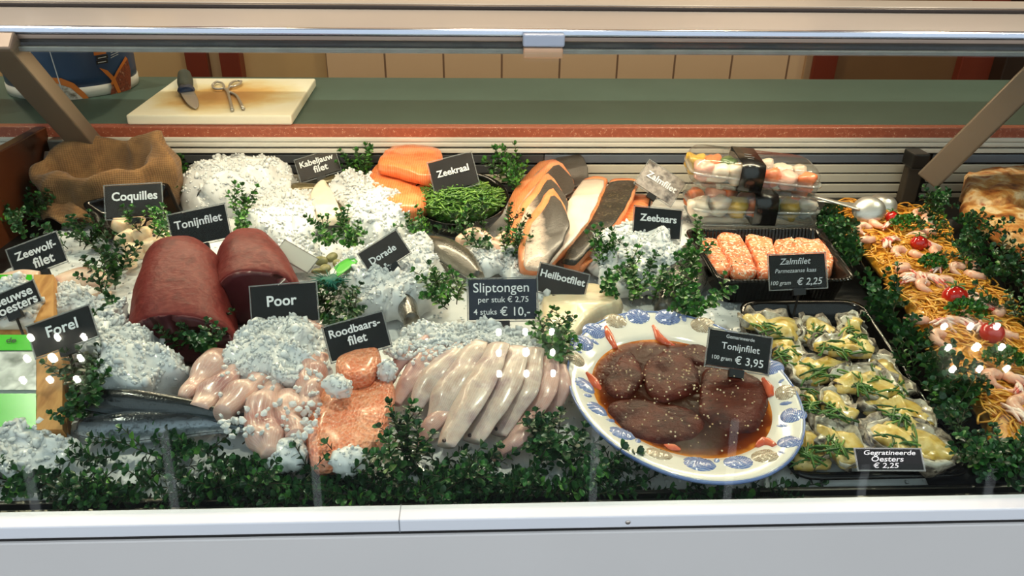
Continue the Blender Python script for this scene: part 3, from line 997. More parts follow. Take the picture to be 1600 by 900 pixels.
# shellfish cracker
ck = thing('shellfish_cracker', 'small metal scissor-shaped cracker with two ring grips on the board', 'cracker', tuple(PZ(355, 148, kz)))
for ring, leg in ((((332, 133), (338, 128), (347, 130), (350, 136), (344, 139), (334, 138), (332, 133)), ((348, 137), (355, 142), (359, 155), (363, 172))),
                  (((377, 127), (370, 126), (361, 130), (359, 135), (366, 135), (375, 131), (377, 127)), ((360, 135), (356, 142), (370, 150), (380, 170)))):
    h = link('grip_ring', me_of(tubevf([PZ(x, y, kz) for x, y in ring], .0024, 8, 28)), steel, ck)
    link('jaw', me_of(tubevf([PZ(x, y, kz - .001) for x, y in leg], [.0024, .003, .0026, .0034], 8, 18)), steel, ck)
# bucket
def lathe(c, prof, n=48, sx=1., sy=1.):
    rings = [[V((c[0] + r * sx * math.cos(2 * PI * k / n), c[1] + r * sy * math.sin(2 * PI * k / n), c[2] + z)) for k in range(n)] for r, z in prof]
    return loft(rings)
bc = zw(118, 135)
bk = thing('plastic_bucket', 'large blue printed bucket with white base standing on the worktop', 'bucket', (bc.x, bc.y, 1.0))
br = abs(zw(207, 140).x - bc.x)
H0 = .022
t = NT('bucket_print')
t.set(Roughness=.35)
nn = t.noise(3, 2, t.coord('Object'))
t.base(t.ramp(nn, [(34, 66, 104), (48, 84, 124)], [.4, .6]))
link('body', me_of(lathe(bc, [(br * .95, .018), (br * .957, .04), (br * .97, .12), (br, .30), (br * .98, .30), (br * .93, .03)])), t.m, bk)
link('base_band', me_of(lathe(bc, [(br * .90, .0005), (br * .955, .001), (br * .962, .010), (br * .962, .0215), (br * .93, .022)])), mat('bucket_white', (226, 224, 216), rough=.4), bk)
def on_bucket(px, py, off):
    """point of the photo on the bucket wall"""
    d = ray(px, py)
    a = d.x ** 2 + d.y ** 2
    R_ = br * .962 + off
    ox, oy = CAM.x - bc.x, CAM.y - bc.y
    b = ox * d.x + oy * d.y
    q = b * b - a * (ox * ox + oy * oy - R_ * R_)
    s = (-b - math.sqrt(max(q, 0))) / a
    return CAM + d * s
def print_patch(name, poly, m, off=.0016, sub=6):
    pts = []
    for i, p in enumerate(poly):
        q = poly[(i + 1) % len(poly)]
        for k in range(sub): pts.append((p[0] + (q[0] - p[0]) * k / sub, p[1] + (q[1] - p[1]) * k / sub))
    cx = sum(p[0] for p in pts) / len(pts); cy = sum(p[1] for p in pts) / len(pts)
    vs, fs = [], []
    n = len(pts)
    R_ = 5
    for j in range(R_ + 1):
        for p in pts:
            vs.append(on_bucket(cx + (p[0] - cx) * (j / R_), cy + (p[1] - cy) * (j / R_), off))
    for j in range(R_):
        for k in range(n):
            fs.append((j * n + k, (j + 1) * n + k, (j + 1) * n + (k + 1) % n, j * n + (k + 1) % n))
    return link(name, mesh('p', vs, fs), m, bk)
orange_p = mat('print_orange', (214, 120, 44), rough=.4)
print_patch('orange_arc', [(78, 121), (95, 122), (115, 130), (132, 145), (143, 158), (137, 160), (126, 148), (110, 136), (92, 128), (78, 127)], orange_p, .0026)
print_patch('food_picture', [(80, 128), (92, 129), (110, 137), (126, 149), (136, 160), (118, 164), (104, 158), (90, 140)], mat('print_fish_pieces', [(120, 110, 96), (226, 218, 206), (170, 150, 130)], 70, rough=.4), .0020)
print_patch('food_picture', [(172, 152), (176, 128), (186, 112), (199, 90), (204, 110), (205, 138), (195, 148)], mat('print_berries', [(70, 26, 20), (150, 70, 44), (110, 44, 30), (206, 150, 120)], 90, rough=.4), .0020)
print_patch('orange_arc', [(155, 106), (168, 110), (180, 122), (190, 146), (185, 147), (176, 128), (165, 114)], orange_p, .0028)
print_patch('orange_arc', [(196, 88), (199, 92), (184, 116), (175, 134), (173, 130), (182, 112)], orange_p, .0028)
print_patch('orange_block', [(143, 62), (164, 58), (166, 84), (147, 87)], orange_p, .0022)
wp = mat('print_white', (214, 216, 218), rough=.4)
bp = mat('print_black', (20, 22, 26), rough=.4)
for y in (74, 80): print_patch('print_bar', [(146, y), (166, y - 3), (166, y - 2), (146, y + 1)], mat('print_rust', (150, 70, 30), rough=.4), .0032, 3)
for y in (90, 97):
    print_patch('print_plate', [(150, y - 2), (168, y - 5), (169, y + 1), (151, y + 4)], bp, .0024, 3)
    print_patch('print_bar', [(153, y + .4), (166, y - 2), (166, y - .7), (153, y + 1.8)], wp, .0034, 3)
for i in range(5): print_patch('print_line', [(173, 74 + i * 4), (193 - i * 2, 68 + i * 4), (193 - i * 2, 69 + i * 4), (173, 75 + i * 4)], wp, .0024, 3)
print_patch('white_line', [(74, 71), (75.4, 71), (98, 142), (96, 142)], wp, .0034, 8)

# ------------------------------------------------------------------ burlap sack
def burlap_mat():
    t = NT('burlap')
    t.set(Roughness=.9, Sheen_Weight=.15)
    c = t.coord('Object')
    a = t.wave(95, c, 1.2, 2, 'X'); b = t.wave(95, c, 1.2, 2, 'Z')
    w = t.mix(.5, a, b)
    t.base(t.mix(.35, t.ramp(t.noise(40, 4), [(100, 70, 40), (142, 104, 62)], [.35, .65]), t.ramp(w, [(74, 50, 28), (150, 112, 70)])))
    t.bump(w, .5, .0012)
    return t.m
burlap_m = burlap_mat()
sc_ = Q(180, 331, 0)
sk = thing('burlap_sack', 'brown burlap sack with a rolled open top in the back corner of the counter', 'sack', tuple(sc_))
def sack_rings():
    n = 72
    prof = [(.90, .0), (1.0, .012), (1.06, .035), (1.07, .058), (1.04, .078), (1.02, .090), (.98, .099), (.91, .103), (.84, .099), (.80, .086), (.76, .068), (.70, .044), (.5, .036), (.15, .034)]
    rings = []
    for i, (r, z) in enumerate(prof):
        ring = []
        for k in range(n):
            a = 2 * PI * k / n
            back = .5 + .5 * math.sin(a)                     # 1 at the back
            f = min(1, z / .06)
            lift = (.034 * back * (.8 + .5 * math.sin(3 * a + .6)) - .012 * (1 - back) + .010 * math.cos(a)) * f if z > .05 or i > 5 else .010 * back * f
            wr = 1 + .06 * math.sin(5 * a + i * .5) * f + .045 * math.sin(9 * a - i * .7) * f
            if i >= 8: wr *= 1 - .22 * math.exp(-((a - 2.2) / .35) ** 2) - .25 * math.exp(-((a - 1.0) / .3) ** 2) - .15 * math.exp(-((a - 4.4) / .4) ** 2)
            p = V((sc_.x + .108 * r * wr * math.cos(a), sc_.y + .002 + .062 * r * wr * math.sin(a), ZB + z * .92 + lift))
            p += V((nz(p, 24), nz(p, 24, 5), nz(p, 24, 9))) * .012 * f
            ring.append(p)
        rings.append(ring)
    return loft(rings)
link('body', me_of(sack_rings()), burlap_m, sk)
# the loose fold lying in front
fold = MB()
fv = []
NA, NB_ = 26, 14
for s_ in (0, 1):
    for i in range(NA + 1):
        for j in range(NB_ + 1):
            u, v = i / NA, j / NB_
            x = 66 + u * 84
            y0 = 338 - 40 * math.sin(u * 2.3) ** 1.2
            y1 = 346 + 6 * math.sin(u * 3)
            p = Q(x, y0 + (y1 - y0) * v, .012)
            p.z += .030 * math.sin(PI * min(1, v * .95)) ** .6 * (.5 + .5 * math.sin(PI * u)) + .006 * math.sin(u * 11) * v - s_ * .004
            fv.append(p)
st_ = (NA + 1) * (NB_ + 1)
ff = []
for s_ in (0, 1):
    for i in range(NA):
        for j in range(NB_):
            q = (s_ * st_ + i * (NB_ + 1) + j, s_ * st_ + (i + 1) * (NB_ + 1) + j, s_ * st_ + (i + 1) * (NB_ + 1) + j + 1, s_ * st_ + i * (NB_ + 1) + j + 1)
            ff.append(q if s_ else q[::-1])
def rim_faces(idx):
    return [(idx[k], idx[k + 1], idx[k + 1] + st_, idx[k] + st_) for k in range(len(idx) - 1)]
ff += rim_faces([i * (NB_ + 1) for i in range(NA + 1)]) + rim_faces([i * (NB_ + 1) + NB_ for i in range(NA + 1)]) + rim_faces(list(range(NB_ + 1))) + rim_faces([NA * (NB_ + 1) + j for j in range(NB_ + 1)])
link('fold', mesh('f', fv, ff), burlap_m, sk)

# ------------------------------------------------------------------ trays
def roundquad(c4, r, n=5):
    out = []
    for i in range(4):
        p, a, b = c4[i], c4[i - 1], c4[(i + 1) % 4]
        da, db = (a - p).normalized() * r, (b - p).normalized() * r
        for k in range(n + 1):
            t_ = k / n
            out.append((p + da) * (1 - t_) ** 2 + p * 2 * t_ * (1 - t_) + (p + db) * t_ ** 2)
    return out
def tray(label, c4, depth, m=None, lip=.006, r=.02, inset=.012, cat='tray', name='serving_tray', group=None):
    c4 = [V(p) for p in c4]
    c = sum(c4, V()) / 4
    n = (c4[1] - c4[0]).cross(c4[3] - c4[0]).normalized()
    if n.z < 0: n = -n
    def q(off, dz): return [p + (c - p).normalized() * off * 1.414 + n * dz for p in c4]
    rings = [roundquad(q(inset + .003, -depth), r * .8), roundquad(q(lip * .9 + .001, -.004), r), roundquad(q(.0, -.003), r), roundquad(q(.0, .0), r), roundquad(q(lip, .0005), r * .9), roundquad(q(lip + .002, -.003), r * .9), roundquad(q(inset + .005, -depth + .004), r * .75), roundquad(q(inset + .012, -depth + .002), r * .7)]
    t = link(name, me_of(loft(rings)), m or black_gloss)
    return tag(t, label, cat, group)
def ribbed():
    t = NT('ribbed_black_plastic')
    t.set(Roughness=.2)
    t.base((12, 11, 11))
    t.bump(t.wave(60, t.coord('Object'), 0, 1, 'X'), .6, .003)
    return t.m
tray('black tray leaning under the taupe sign, holding the scallops', [PZ(127, 316, ZB + .052), PZ(262, 284, ZB + .062), Q(292, 350, .020), Q(165, 378, .016)], .020, lip=.004, r=.012)
scal_m = mat('scallop_flesh', [(236, 206, 168), (246, 224, 192), (226, 186, 148)], 60, rough=.28, sss=.3, coat=.5, bump=.1)
for i, (x, y, r, hh) in enumerate([(190, 352, 15, .034), (212, 344, 13, .042), (196, 372, 16, .030), (222, 366, 15, .034), (243, 356, 14, .036), (210, 392, 16, .024), (238, 384, 15, .028), (258, 372, 13, .026), (200, 410, 13, .014)]):
    p = Q(x, y, hh)
    k = r * (p - CAM).dot(FW) / F
    rr = rmat(random.uniform(-.5, .5), random.uniform(-.5, .5), random.uniform(0, 6))
    rg = [[p + rr @ V((k * s * math.cos(a), k * s * math.sin(a), z)) for a in [2 * PI * q / 20 for q in range(20)]] for s, z in ((.6, -.010), (.92, -.008), (1, 0), (.95, .007), (.7, .010), (.3, .0105))]
    tag(link('scallop', me_of(loft(rg)), scal_m), 'plump pale shelled scallop heaped under the taupe sign', 'scallop', 'scallops heaped under the taupe sign')

# ------------------------------------------------------------------ tuna
def flesh(name, cols, lines=None, wscale=30, dist=4., bands='X', rough=.32, coat=.35, sss=.12, bump=.25, nscale=40, uv=True, mixf=.5):
    t = NT(name)
    t.set(Roughness=rough, Coat_Weight=coat, Coat_Roughness=.15, Subsurface_Weight=sss, Subsurface_Scale=.008)
    t.b.inputs['Subsurface Radius'].default_value = (1, .4, .25)
    co = t.coord('UV') if uv else t.coord('Object')
    b = t.ramp(t.noise(nscale, 4), cols, [.3 + .4 * i / max(1, len(cols) - 1) for i in range(len(cols))])
    if lines:
        w = t.wave(wscale, co, dist, 1.2, bands)
        b = t.mix(t.ramp(w, [(0, 0, 0), (int(255 * mixf),) * 3], [.72, .95]), b, lines)
    t.base(b)
    if bump: t.bump(t.noise(90, 4), bump, .0015)
    return t.m
def longitudinal(spine, wid, hgt, m, lab, name, cat, group=None, **kw):
    pass
tuna_top = flesh('tuna_flesh', [(88, 26, 26), (112, 38, 36), (98, 30, 30)], (140, 66, 58), 9, 9, 'Y', rough=.5, coat=.0, bump=1.0, mixf=.5, nscale=55)
tuna_cut = flesh('tuna_cut_face', [(74, 30, 36), (86, 38, 42)], (104, 54, 58), 4, 2, 'Y', rough=.4, coat=.12, uv=False, mixf=.5)
for _m in (tuna_top, tuna_cut): _m.node_tree.nodes['Principled BSDF'].inputs['Specular IOR Level'].default_value = .22
def loin(label, front_px, fz0, width_px, hgt, back_px, hgt2, wid2, seed, lean=0.):
    a = Q(front_px[0], front_px[1], .012)
    b = Q(back_px[0], back_px[1], .012)
    w = width_px * (a - CAM).dot(FW) / F / 2
    w2 = w * wid2 * (b - CAM).dot(FW) / (a - CAM).dot(FW)
    n, N = 40, 16
    rings = []
    def ring(c, w, h, sc=1., dy=0.):
        r = []
        for k in range(n):
            an = 2 * PI * k / n
            x, z = math.cos(an), math.sin(an)
            X = math.copysign(abs(x) ** .8, x) * w * sc
            Z = h * (math.copysign(abs(z) ** .85, z) if z > 0 else .16 * z) * sc + (1 - sc) * h * .35
            p = c + V((X, dy + (lean * max(0, z) if z > 0 else 0), Z))
            p += V((nz(p, 22, seed), nz(p, 22, seed + 3), nz(p, 22, seed + 7))) * .006
            r.append(p)
        return r
    for i in range(N):
        t_ = i / (N - 1)
        c = a.lerp(b, t_)
        hh = hgt + (hgt2 - hgt) * t_
        hh *= 1 + .16 * math.sin(PI * t_)
        ww = w + (w2 - w) * t_ + w * .06 * math.sin(PI * t_)
        sc = 1 if t_ < .8 else 1 - .35 * ((t_ - .8) / .2) ** 2
        rings.append(ring(c, ww, hh, sc))
    t = thing('tuna_loin', label, 'tuna', tuple(a))
    rg0 = [ring(a + V((0, -.004, 0)), w, hgt, .95)] + rings
    vs, fs, us = loft(rg0)
    link('flesh', mesh('t', vs, fs, True, us), tuna_top, t)
    f1 = [ring(a + V((0, -.0045 - .002 * (1 - s), 0)), w, hgt, s) for s in (.955, .8, .5, .2)]
    link('cut_face', me_of(loft(f1)), tuna_cut, t)
loin('large dark red tuna loin in front of the tuna sign, cut face forward', (285, 558), 0, 170, .064, (296, 436), .076, .74, 2)
loin('dark red tuna loin behind the black pout sign', (408, 500), 0, 146, .074, (396, 418), .068, .62, 6)

# ------------------------------------------------------------------ fillets and fish on the left and middle
pink_white = flesh('white_fillet', [(222, 178, 150), (236, 206, 182), (214, 166, 146)], (200, 140, 126), 6, 6, 'Y', sss=.25, mixf=.3)
def fishbody(name, label, cat, pts, wpx, top, bot, h, m, group=None, **kw):
    o = link(name, me_of(pxbody(pts, wpx, top, bot, h, **kw)), m)
    return tag(o, label, cat, group)
fishbody('monkfish_fillet', 'pinkish white monkfish fillet in front of its sign, beside the greenery', 'fish fillet', [(92, 452), (130, 440), (172, 440)], [20, 24, 16], [.016, .02, .012], .006, .02, pink_white, amp=.004, freq=40)
fishbody('monkfish_fillet', 'pinkish monkfish fillet at the left edge, under the monkfish sign', 'fish fillet', [(-30, 452), (20, 440), (62, 436)], [16, 20, 14], [.012, .016, .01], .006, .024, pink_white, amp=.004, freq=40, k=4)
fishbody('monkfish_fillet', 'small pale fillet between the monkfish sign and the ice', 'fish fillet', [(120, 474), (150, 470), (176, 466)], [10, 12, 8], .010, .005, .02, pink_white, amp=.003, freq=40, k=9)

def fishskin(name, back, side, belly, speck=None, sscale=260, rough=.25, pos=(-.03, .06, .2, .40, .5), metal=.3, dots=.5):
    """skin by the way round the body: 0/0.5 the flanks, 0.25 the back"""
    t = NT(name)
    t.set(Roughness=rough, Metallic=metal, Coat_Weight=.5, Coat_Roughness=.12)
    c = t.n('TexCoord')
    sx = t.n('SeparateXYZ')
    t.l(c.outputs['UV'], sx.inputs[0])
    ad = t.n('Math', operation='ADD')
    t.l(sx.outputs[1], ad.inputs[0])
    nn = t.n('Math', operation='MULTIPLY_ADD')
    t.l(t.noise(35, 4), nn.inputs[0]); nn.inputs[1].default_value = .10; nn.inputs[2].default_value = -.05
    t.l(nn.outputs[0], ad.inputs[1])
    b = t.ramp(ad.outputs[0], [belly, side, back, side, belly], list(pos))
    if speck:
        v = t.noise(sscale, 2)
        b = t.mix(t.ramp(v, [(0, 0, 0), (int(255 * dots),) * 3], [.56, .64]), b, speck)
    t.base(b)
    t.bump(t.vor(420, t.coord('Object')), .25, .0008)
    return t.m
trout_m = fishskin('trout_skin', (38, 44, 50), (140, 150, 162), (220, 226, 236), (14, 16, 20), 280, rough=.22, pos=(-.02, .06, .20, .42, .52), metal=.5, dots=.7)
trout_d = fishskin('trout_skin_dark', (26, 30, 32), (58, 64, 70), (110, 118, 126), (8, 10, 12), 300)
fish_eye_m = mat('fish_eye', (8, 8, 9), rough=.08)
fin_m = mat('fish_fin', [(40, 44, 48), (64, 68, 74)], 60, rough=.3, coat=.4)
def wholefish(name, label, cat, pts, wpx, top, bot, h, m, fins=True, group=None, tail_px=None, eye=None, k=0., **kw):
    t = thing(name, label, cat, tuple(Q(pts[len(pts) // 2][0], pts[len(pts) // 2][1], 0)), group)
    link('body', me_of(pxbody(pts, wpx, top, bot, h, k=k, **kw)), m, t)
    hs = h if not isinstance(h, list) else h[-1]
    if tail_px:
        vs, fs, us = padvf(tail_px, hs + .002, .003, ((1, 0), (1, .6), (.6, 1.1)), 3)
        link('tail_fin', mesh('tf', vs, fs), fin_m, t)
    if eye:
        e = Q(eye[0], eye[1], eye[2])
        link('eye', me_of(icovf(e, .0028, 2)), fish_eye_m, t)
    return t
wholefish('trout', 'silvery trout lying lowest in front, under the ice by the trout sign', 'trout', [(128, 670), (190, 672), (260, 668), (330, 664), (388, 668)], [14, 27, 25, 17, 6], [.011, .019, .018, .013, .006], [.008, .012, .012, .009, .005], .016, trout_m, tail_px=[(380, 662), (402, 652), (414, 662), (405, 672), (400, 684), (382, 674)])
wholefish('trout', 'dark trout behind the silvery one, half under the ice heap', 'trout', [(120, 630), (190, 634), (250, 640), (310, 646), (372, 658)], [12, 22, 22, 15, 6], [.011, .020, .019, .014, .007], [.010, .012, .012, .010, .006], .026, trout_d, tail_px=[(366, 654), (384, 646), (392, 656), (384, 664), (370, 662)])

pout_m = flesh('skinned_pout', [(196, 142, 130), (220, 182, 168), (176, 120, 116)], (234, 210, 200), 9, 5, 'Y', rough=.3, coat=.4, sss=.25, mixf=.6, bump=.6, nscale=14)
for i, (lab, pts, w, h) in enumerate([
 ('pink skinned pout fillet, outermost on the left, along the greenery', [(285, 628), (312, 596), (338, 570), (365, 555)], [9, 18, 18, 10], .030),
 ('pink skinned pout fillet, next in from the outermost one', [(308, 640), (342, 606), (378, 570)], [10, 20, 12], .034),
 ('pink skinned pout fillet bending down beneath the ice heap', [(350, 650), (372, 625), (405, 590)], [11, 19, 14], .036),
 ('long pink skinned pout fillet hanging lowest above the round ice lump', [(420, 708), (408, 670), (412, 628), (430, 590)], [13, 20, 18, 12], .034),
 ('pink skinned pout fillet beside the scaly orange fillet', [(462, 690), (452, 655), (452, 615)], [9, 15, 14], .030),
 ('short pink skinned pout fillet under the clear ice', [(484, 640), (482, 610), (488, 575)], [11, 17, 12], .034),
 ('thin end of a pink pout fillet in front of the trout tails', [(330, 652), (358, 650), (395, 640)], [8, 13, 9], .022),
 ('brownish pout fillet showing under the pout sign', [(440, 520), (470, 516), (500, 522)], [8, 10, 8], .036),
 ('pink pout fillet in the gap between ice heap and orange fillet', [(500, 560), (494, 590), (486, 625)], [10, 14, 9], .036)]):
    fishbody('pout_fillet', lab, 'fish fillet', pts, [q * 1.28 for q in w], [.009, .014, .014, .009] if len(w) == 4 else [.009, .014, .009], .009, h, pout_m, amp=.010, freq=38, k=i * 3.3)
m = MB()
rng = random.Random(4)
for i in range(170):
    x, y = rng.uniform(345, 500), rng.uniform(575, 690) - abs(rng.gauss(0, 12))
    s = rng.uniform(.002, .0055)
    m.add(*icovf(Q(x, y, .044 + rng.uniform(-.006, .006)), (s, s * .8, s * .6), 1, s * .4, 200, i, rrot()))
tag(link('crushed_ice', m.me('ice', False), ice_m), 'loose bits of ice strewn over the pink pout fillets', 'ice', None, 'stuff')
m = MB()
for i in range(420):
    x = rng.uniform(632, 850)
    y = 522 + abs(rng.gauss(0, 16)) + abs(x - 745) * .10
    s = rng.uniform(.0016, .0048)
    m.add(*icovf(Q(x, y, .056 - (y - 522) * .00008 - abs(x - 745) * .00012), (s, s * .8, s * .6), 1, s * .4, 200, i, rrot()))
tag(link('crushed_ice', m.me('ice', False), ice_m), 'loose bits of ice strewn over the upper ends of the soles', 'ice', None, 'stuff')

def scaly(name, c1, c2, c3):
    t = NT(name)
    t.set(Roughness=.3, Coat_Weight=.5, Coat_Roughness=.15, Subsurface_Weight=.1, Subsurface_Scale=.006)
    v = t.vor(300, t.coord('Object', (1, .7, 1), (0, 0, .5)))
    n_ = t.noise(24, 3)
    t.base(t.mix(t.ramp(v, [(0, 0, 0), (140, 140, 140)], [.25, .7]), t.ramp(n_, [c1, c2], [.36, .62]), c3))
    t.bump(v, .9, .0022)
    return t.m
red_m = scaly('redfish_skin', (226, 112, 66), (236, 150, 108), (250, 214, 188))
def slab(name, label, cat, poly, h, th, m, amp=.003, tilt=None, group=None, prof=None, k=1.):
    kw = {} if prof is None else {'prof': prof}
    o = link(name, me_of(padvf(poly, h, th, amp=amp, freq=36, k=k, tilt=tilt, **kw)), m)
    return tag(o, label, cat, group)
slab('redfish_fillet', 'large scaly orange redfish fillet lying in front, between the two round ice lumps', 'fish fillet', [(480, 690), (484, 655), (505, 625), (535, 606), (575, 598), (608, 606), (616, 640), (604, 680), (590, 712), (560, 728), (525, 742), (492, 738)], .014, .020, red_m, .004)
slab('redfish_fillet', 'smaller orange redfish fillet just under the redfish sign', 'fish fillet', [(527, 582), (545, 570), (590, 556), (594, 584), (580, 603), (548, 610), (532, 600)], .034, .018, red_m, .003, k=4)
# soles
sole_m = flesh('sole_flesh', [(182, 154, 142), (206, 184, 172), (166, 138, 138)], (238, 226, 216), 14, 3, 'Y', rough=.34, coat=.35, sss=.25, mixf=.5, bump=.5)
sole_p = flesh('sole_flesh_pink', [(190, 142, 130), (210, 168, 156), (170, 126, 128)], (236, 214, 204), 14, 3, 'Y', rough=.34, coat=.35, sss=.25, mixf=.5, bump=.5)
hole_m = mat('sole_gill_spot', (60, 40, 42), rough=.3)
SO = [
 ('pink sole fillet at the left edge of the fan, nearest the redfish', [(668, 528), (630, 560), (607, 600)], [10, 13, 6], .034, 1),
 ('pale sole second from the left in the fan', [(694, 528), (655, 570), (618, 632)], [14, 20, 9], .038, 1),
 ('sole with a bluish sheen third from the left in the fan', [(716, 540), (676, 588), (645, 646)], [15, 21, 10], .042, 0),
 ('sole fourth from the left in the fan, its head low in the pile', [(746, 536), (706, 598), (676, 668)], [16, 24, 11], .046, 0),
 ('white sole in the middle of the fan, spotted head lowest', [(778, 540), (742, 610), (698, 698)], [16, 26, 14], .050, 0),
 ('broad white sole right of the middle of the fan', [(806, 544), (780, 612), (738, 690)], [17, 27, 15], .046, 0),
 ('pale sole third from the right in the fan', [(832, 548), (814, 612), (780, 680)], [15, 23, 12], .042, 0),
 ('pinkish sole second from the right in the fan', [(856, 560), (846, 612), (818, 672)], [13, 21, 11], .038, 1),
 ('pinkish sole at the right edge of the fan, beside the shell plate', [(876, 572), (876, 610), (858, 654)], [8, 14, 8], .034, 1),
 ('sole tucked under the fan at bottom right, head showing', [(832, 650), (806, 686), (772, 716)], [12, 18, 9], .022, 1),
 ('sole tucked under the fan at bottom left, head showing', [(700, 640), (672, 668), (655, 700)], [14, 18, 10], .022, 1)]
for i, (lab, pts, w, h, pk) in enumerate(SO):
    t = thing('sole', lab, 'sole', tuple(Q(*pts[1], h - .01)))
    hs = [h + .006, h - .004, h - .026]
    w = [q * 1.28 for q in w]
    link('body', me_of(pxbody(pts, w, [.005, .0085, .005], [.004, .005, .004], hs, amp=.0025, freq=40, k=i * 2.1, n=26, m=30, sq=1.25, roll=-.30)), (sole_p if pk else sole_m), t)
    for dx, dy in ((-4, -10), (4, -18)):
        e = Q(pts[2][0] + dx, pts[2][1] + dy, h - .026 + .0055)
        link('gill_spot', me_of(icovf(e, (.0022, .0030, .0012), 2)), hole_m, t)
# halibut
slab('halibut_fillet', 'creamy halibut fillet under its sign, behind the shell plate', 'fish fillet', [(846, 505), (848, 476), (880, 466), (930, 466), (958, 478), (968, 496), (925, 515), (900, 545), (884, 568), (856, 550)], .012, .026, flesh('halibut', [(226, 204, 168), (238, 220, 188)], (206, 176, 136), 9, 5, 'Y', sss=.25, mixf=.45))
# sea bass
bass_m = fishskin('bass_skin', (64, 62, 58), (116, 112, 104), (170, 164, 154), (40, 38, 36), 300)
wholefish('sea_bass', 'grey sea bass under the ice, tail towards the shell plate', 'fish', [(1072, 395), (1058, 425), (1045, 455), (1034, 486)], [10, 22, 22, 12], [.014, .022, .020, .012], .01, .02, bass_m)
wholefish('sea_bass', 'second grey sea bass, lying beside the salmon tray corner', 'fish', [(1100, 425), (1082, 448), (1060, 478)], [9, 17, 10], [.010, .016, .012], .01, .016, bass_m, k=5)
wholefish('sea_bass', 'grey fish tail showing left of the ice on the sea bass', 'fish', [(955, 375), (975, 372), (1000, 384)], [5, 9, 9], [.006, .010, .010], .006, .03, bass_m, k=8)
# bream
bream_m = fishskin('bream_skin', (60, 56, 48), (100, 94, 82), (150, 144, 130), (36, 32, 28), 280, metal=.05)
wholefish('sea_bream', 'brown-grey sea bream beside its sign, below the bowl', 'fish', [(655, 380), (690, 392), (725, 412), (748, 436)], [9, 22, 22, 10], [.012, .022, .020, .012], .01, .02, bream_m)
wholefish('sea_bream', 'dark sea bream poking out of the ice above the redfish sign', 'fish', [(618, 446), (632, 470), (644, 505)], [12, 17, 13], [.014, .018, .014], .01, .02, bream_m, k=3)
for i, (x, y, w, lab) in enumerate(((742, 372, 16, 'pink fillet piece between the bowl and the rolled salmon'), (768, 392, 14, 'pink fillet piece above the ice patch, right of the bream'), (800, 372, 13, 'pale pink fillet piece under the lowest rolled salmon piece'))):
    fishbody('fillet_piece', lab, 'fish fillet', [(x - 26, y + 6), (x, y), (x + 26, y + 6)], [8, w, 8], [.008, .016, .008], .008, .02, pink_white, amp=.004, freq=40, k=i)
# cod
cod_m = fishskin('cod_skin', (92, 84, 60), (134, 122, 92), (176, 164, 136), (70, 62, 44), 180)
fishbody('cod_fillet', 'olive grey cod piece right of its sunk sign', 'fish fillet', [(505, 286), (530, 283), (560, 290)], [7, 12, 8], [.008, .012, .008], .006, .024, cod_m)
fishbody('cod_fillet', 'grey cod piece below its sunk sign, between two ice heaps', 'fish fillet', [(425, 312), (460, 300), (500, 296)], [8, 14, 9], [.010, .016, .010], .006, .02, cod_m, k=3)
fishbody('cod_fillet', 'long brown-skinned cod fillet edge left of the long ice heap', 'fish fillet', [(508, 292), (528, 318), (545, 350)], [9, 12, 7], [.010, .014, .008], .006, .022, cod_m, k=6)
slab('cod_fillet', 'white cod fillet between the ice heaps, behind the greenery', 'fish fillet', [(488, 318), (496, 300), (510, 296), (524, 322), (534, 346), (516, 352), (496, 346)], .024, .020, flesh('cod_flesh', [(238, 220, 196), (246, 232, 212)], (222, 198, 172), 8, 3, 'Y', sss=.2, mixf=.3))
fishbody('cod_fillet', 'dark cod belly piece under the heap beside the sack', 'fish fillet', [(318, 302), (340, 318), (372, 326)], [8, 13, 8], [.008, .014, .008], .006, .012, cod_m, k=9)
# net of shellfish
net_m = mat('teal_net', [(10, 84, 70), (20, 120, 100)], 90, rough=.5, bump=.4, bscale=200)
nt = thing('net_of_shellfish', 'green net bag of shellfish with a gathered neck and printed tag', 'net bag', tuple(Q(510, 440, 0)))
for i, (x, y, r) in enumerate(((500, 408, 11), (518, 402, 10), (508, 420, 11), (530, 414, 10), (494, 424, 9))):
    k = r * (Q(x, y) - CAM).dot(FW) / F
    link('clam', me_of(icovf(Q(x, y, .022), (k, k * .8, k * .55), 3, .002, 60, i, rmat(random.uniform(-.5, .5), random.uniform(-.5, .5), i))), mat('olive_shell', [(104, 104, 64), (146, 140, 92)], 70, rough=.4, bump=.3) if i == 0 else bpy.data.materials['olive_shell'], nt)
kc = Q(516, 442, .042)
link('neck', me_of(icovf(kc, (.014, .012, .010), 3, .004, 120, 2)), net_m, nt)
tf = MB()
for i in range(90):
    a = random.uniform(0, 6.3)
    d = V((math.cos(a), math.sin(a) * .8, random.uniform(-.1, .7)))
    L = random.uniform(.014, .030)
    tf.add(*tubevf([kc, kc + d * L * .6, kc + d * L + V((0, 0, -.004))], .0006, 4))
link('tuft', tf.me(), net_m, nt)
tg = padvf([(518, 426), (530, 412), (555, 400), (560, 408), (540, 424), (524, 434)], .045, .001, ((1, 0), (1, 1), (.5, 1)), 3)
link('tag', me_of(tg), mat('tag_green', [(66, 168, 52), (84, 188, 66)], 20, rough=.35), nt)
tg = padvf([(512, 430), (520, 420), (526, 426), (522, 436)], .0465, .001, ((1, 0), (1, 1), (.5, 1)), 3)
link('tag_end', me_of(tg), mat('tag_white', (228, 228, 220), rough=.4), nt)
sign('blank cream back of a sign leaning on the smaller tuna loin', [(435, 367), (488, 400), (491, 433), (437, 404)], .05, 52, [], card_w, margin=.03, peg=False)

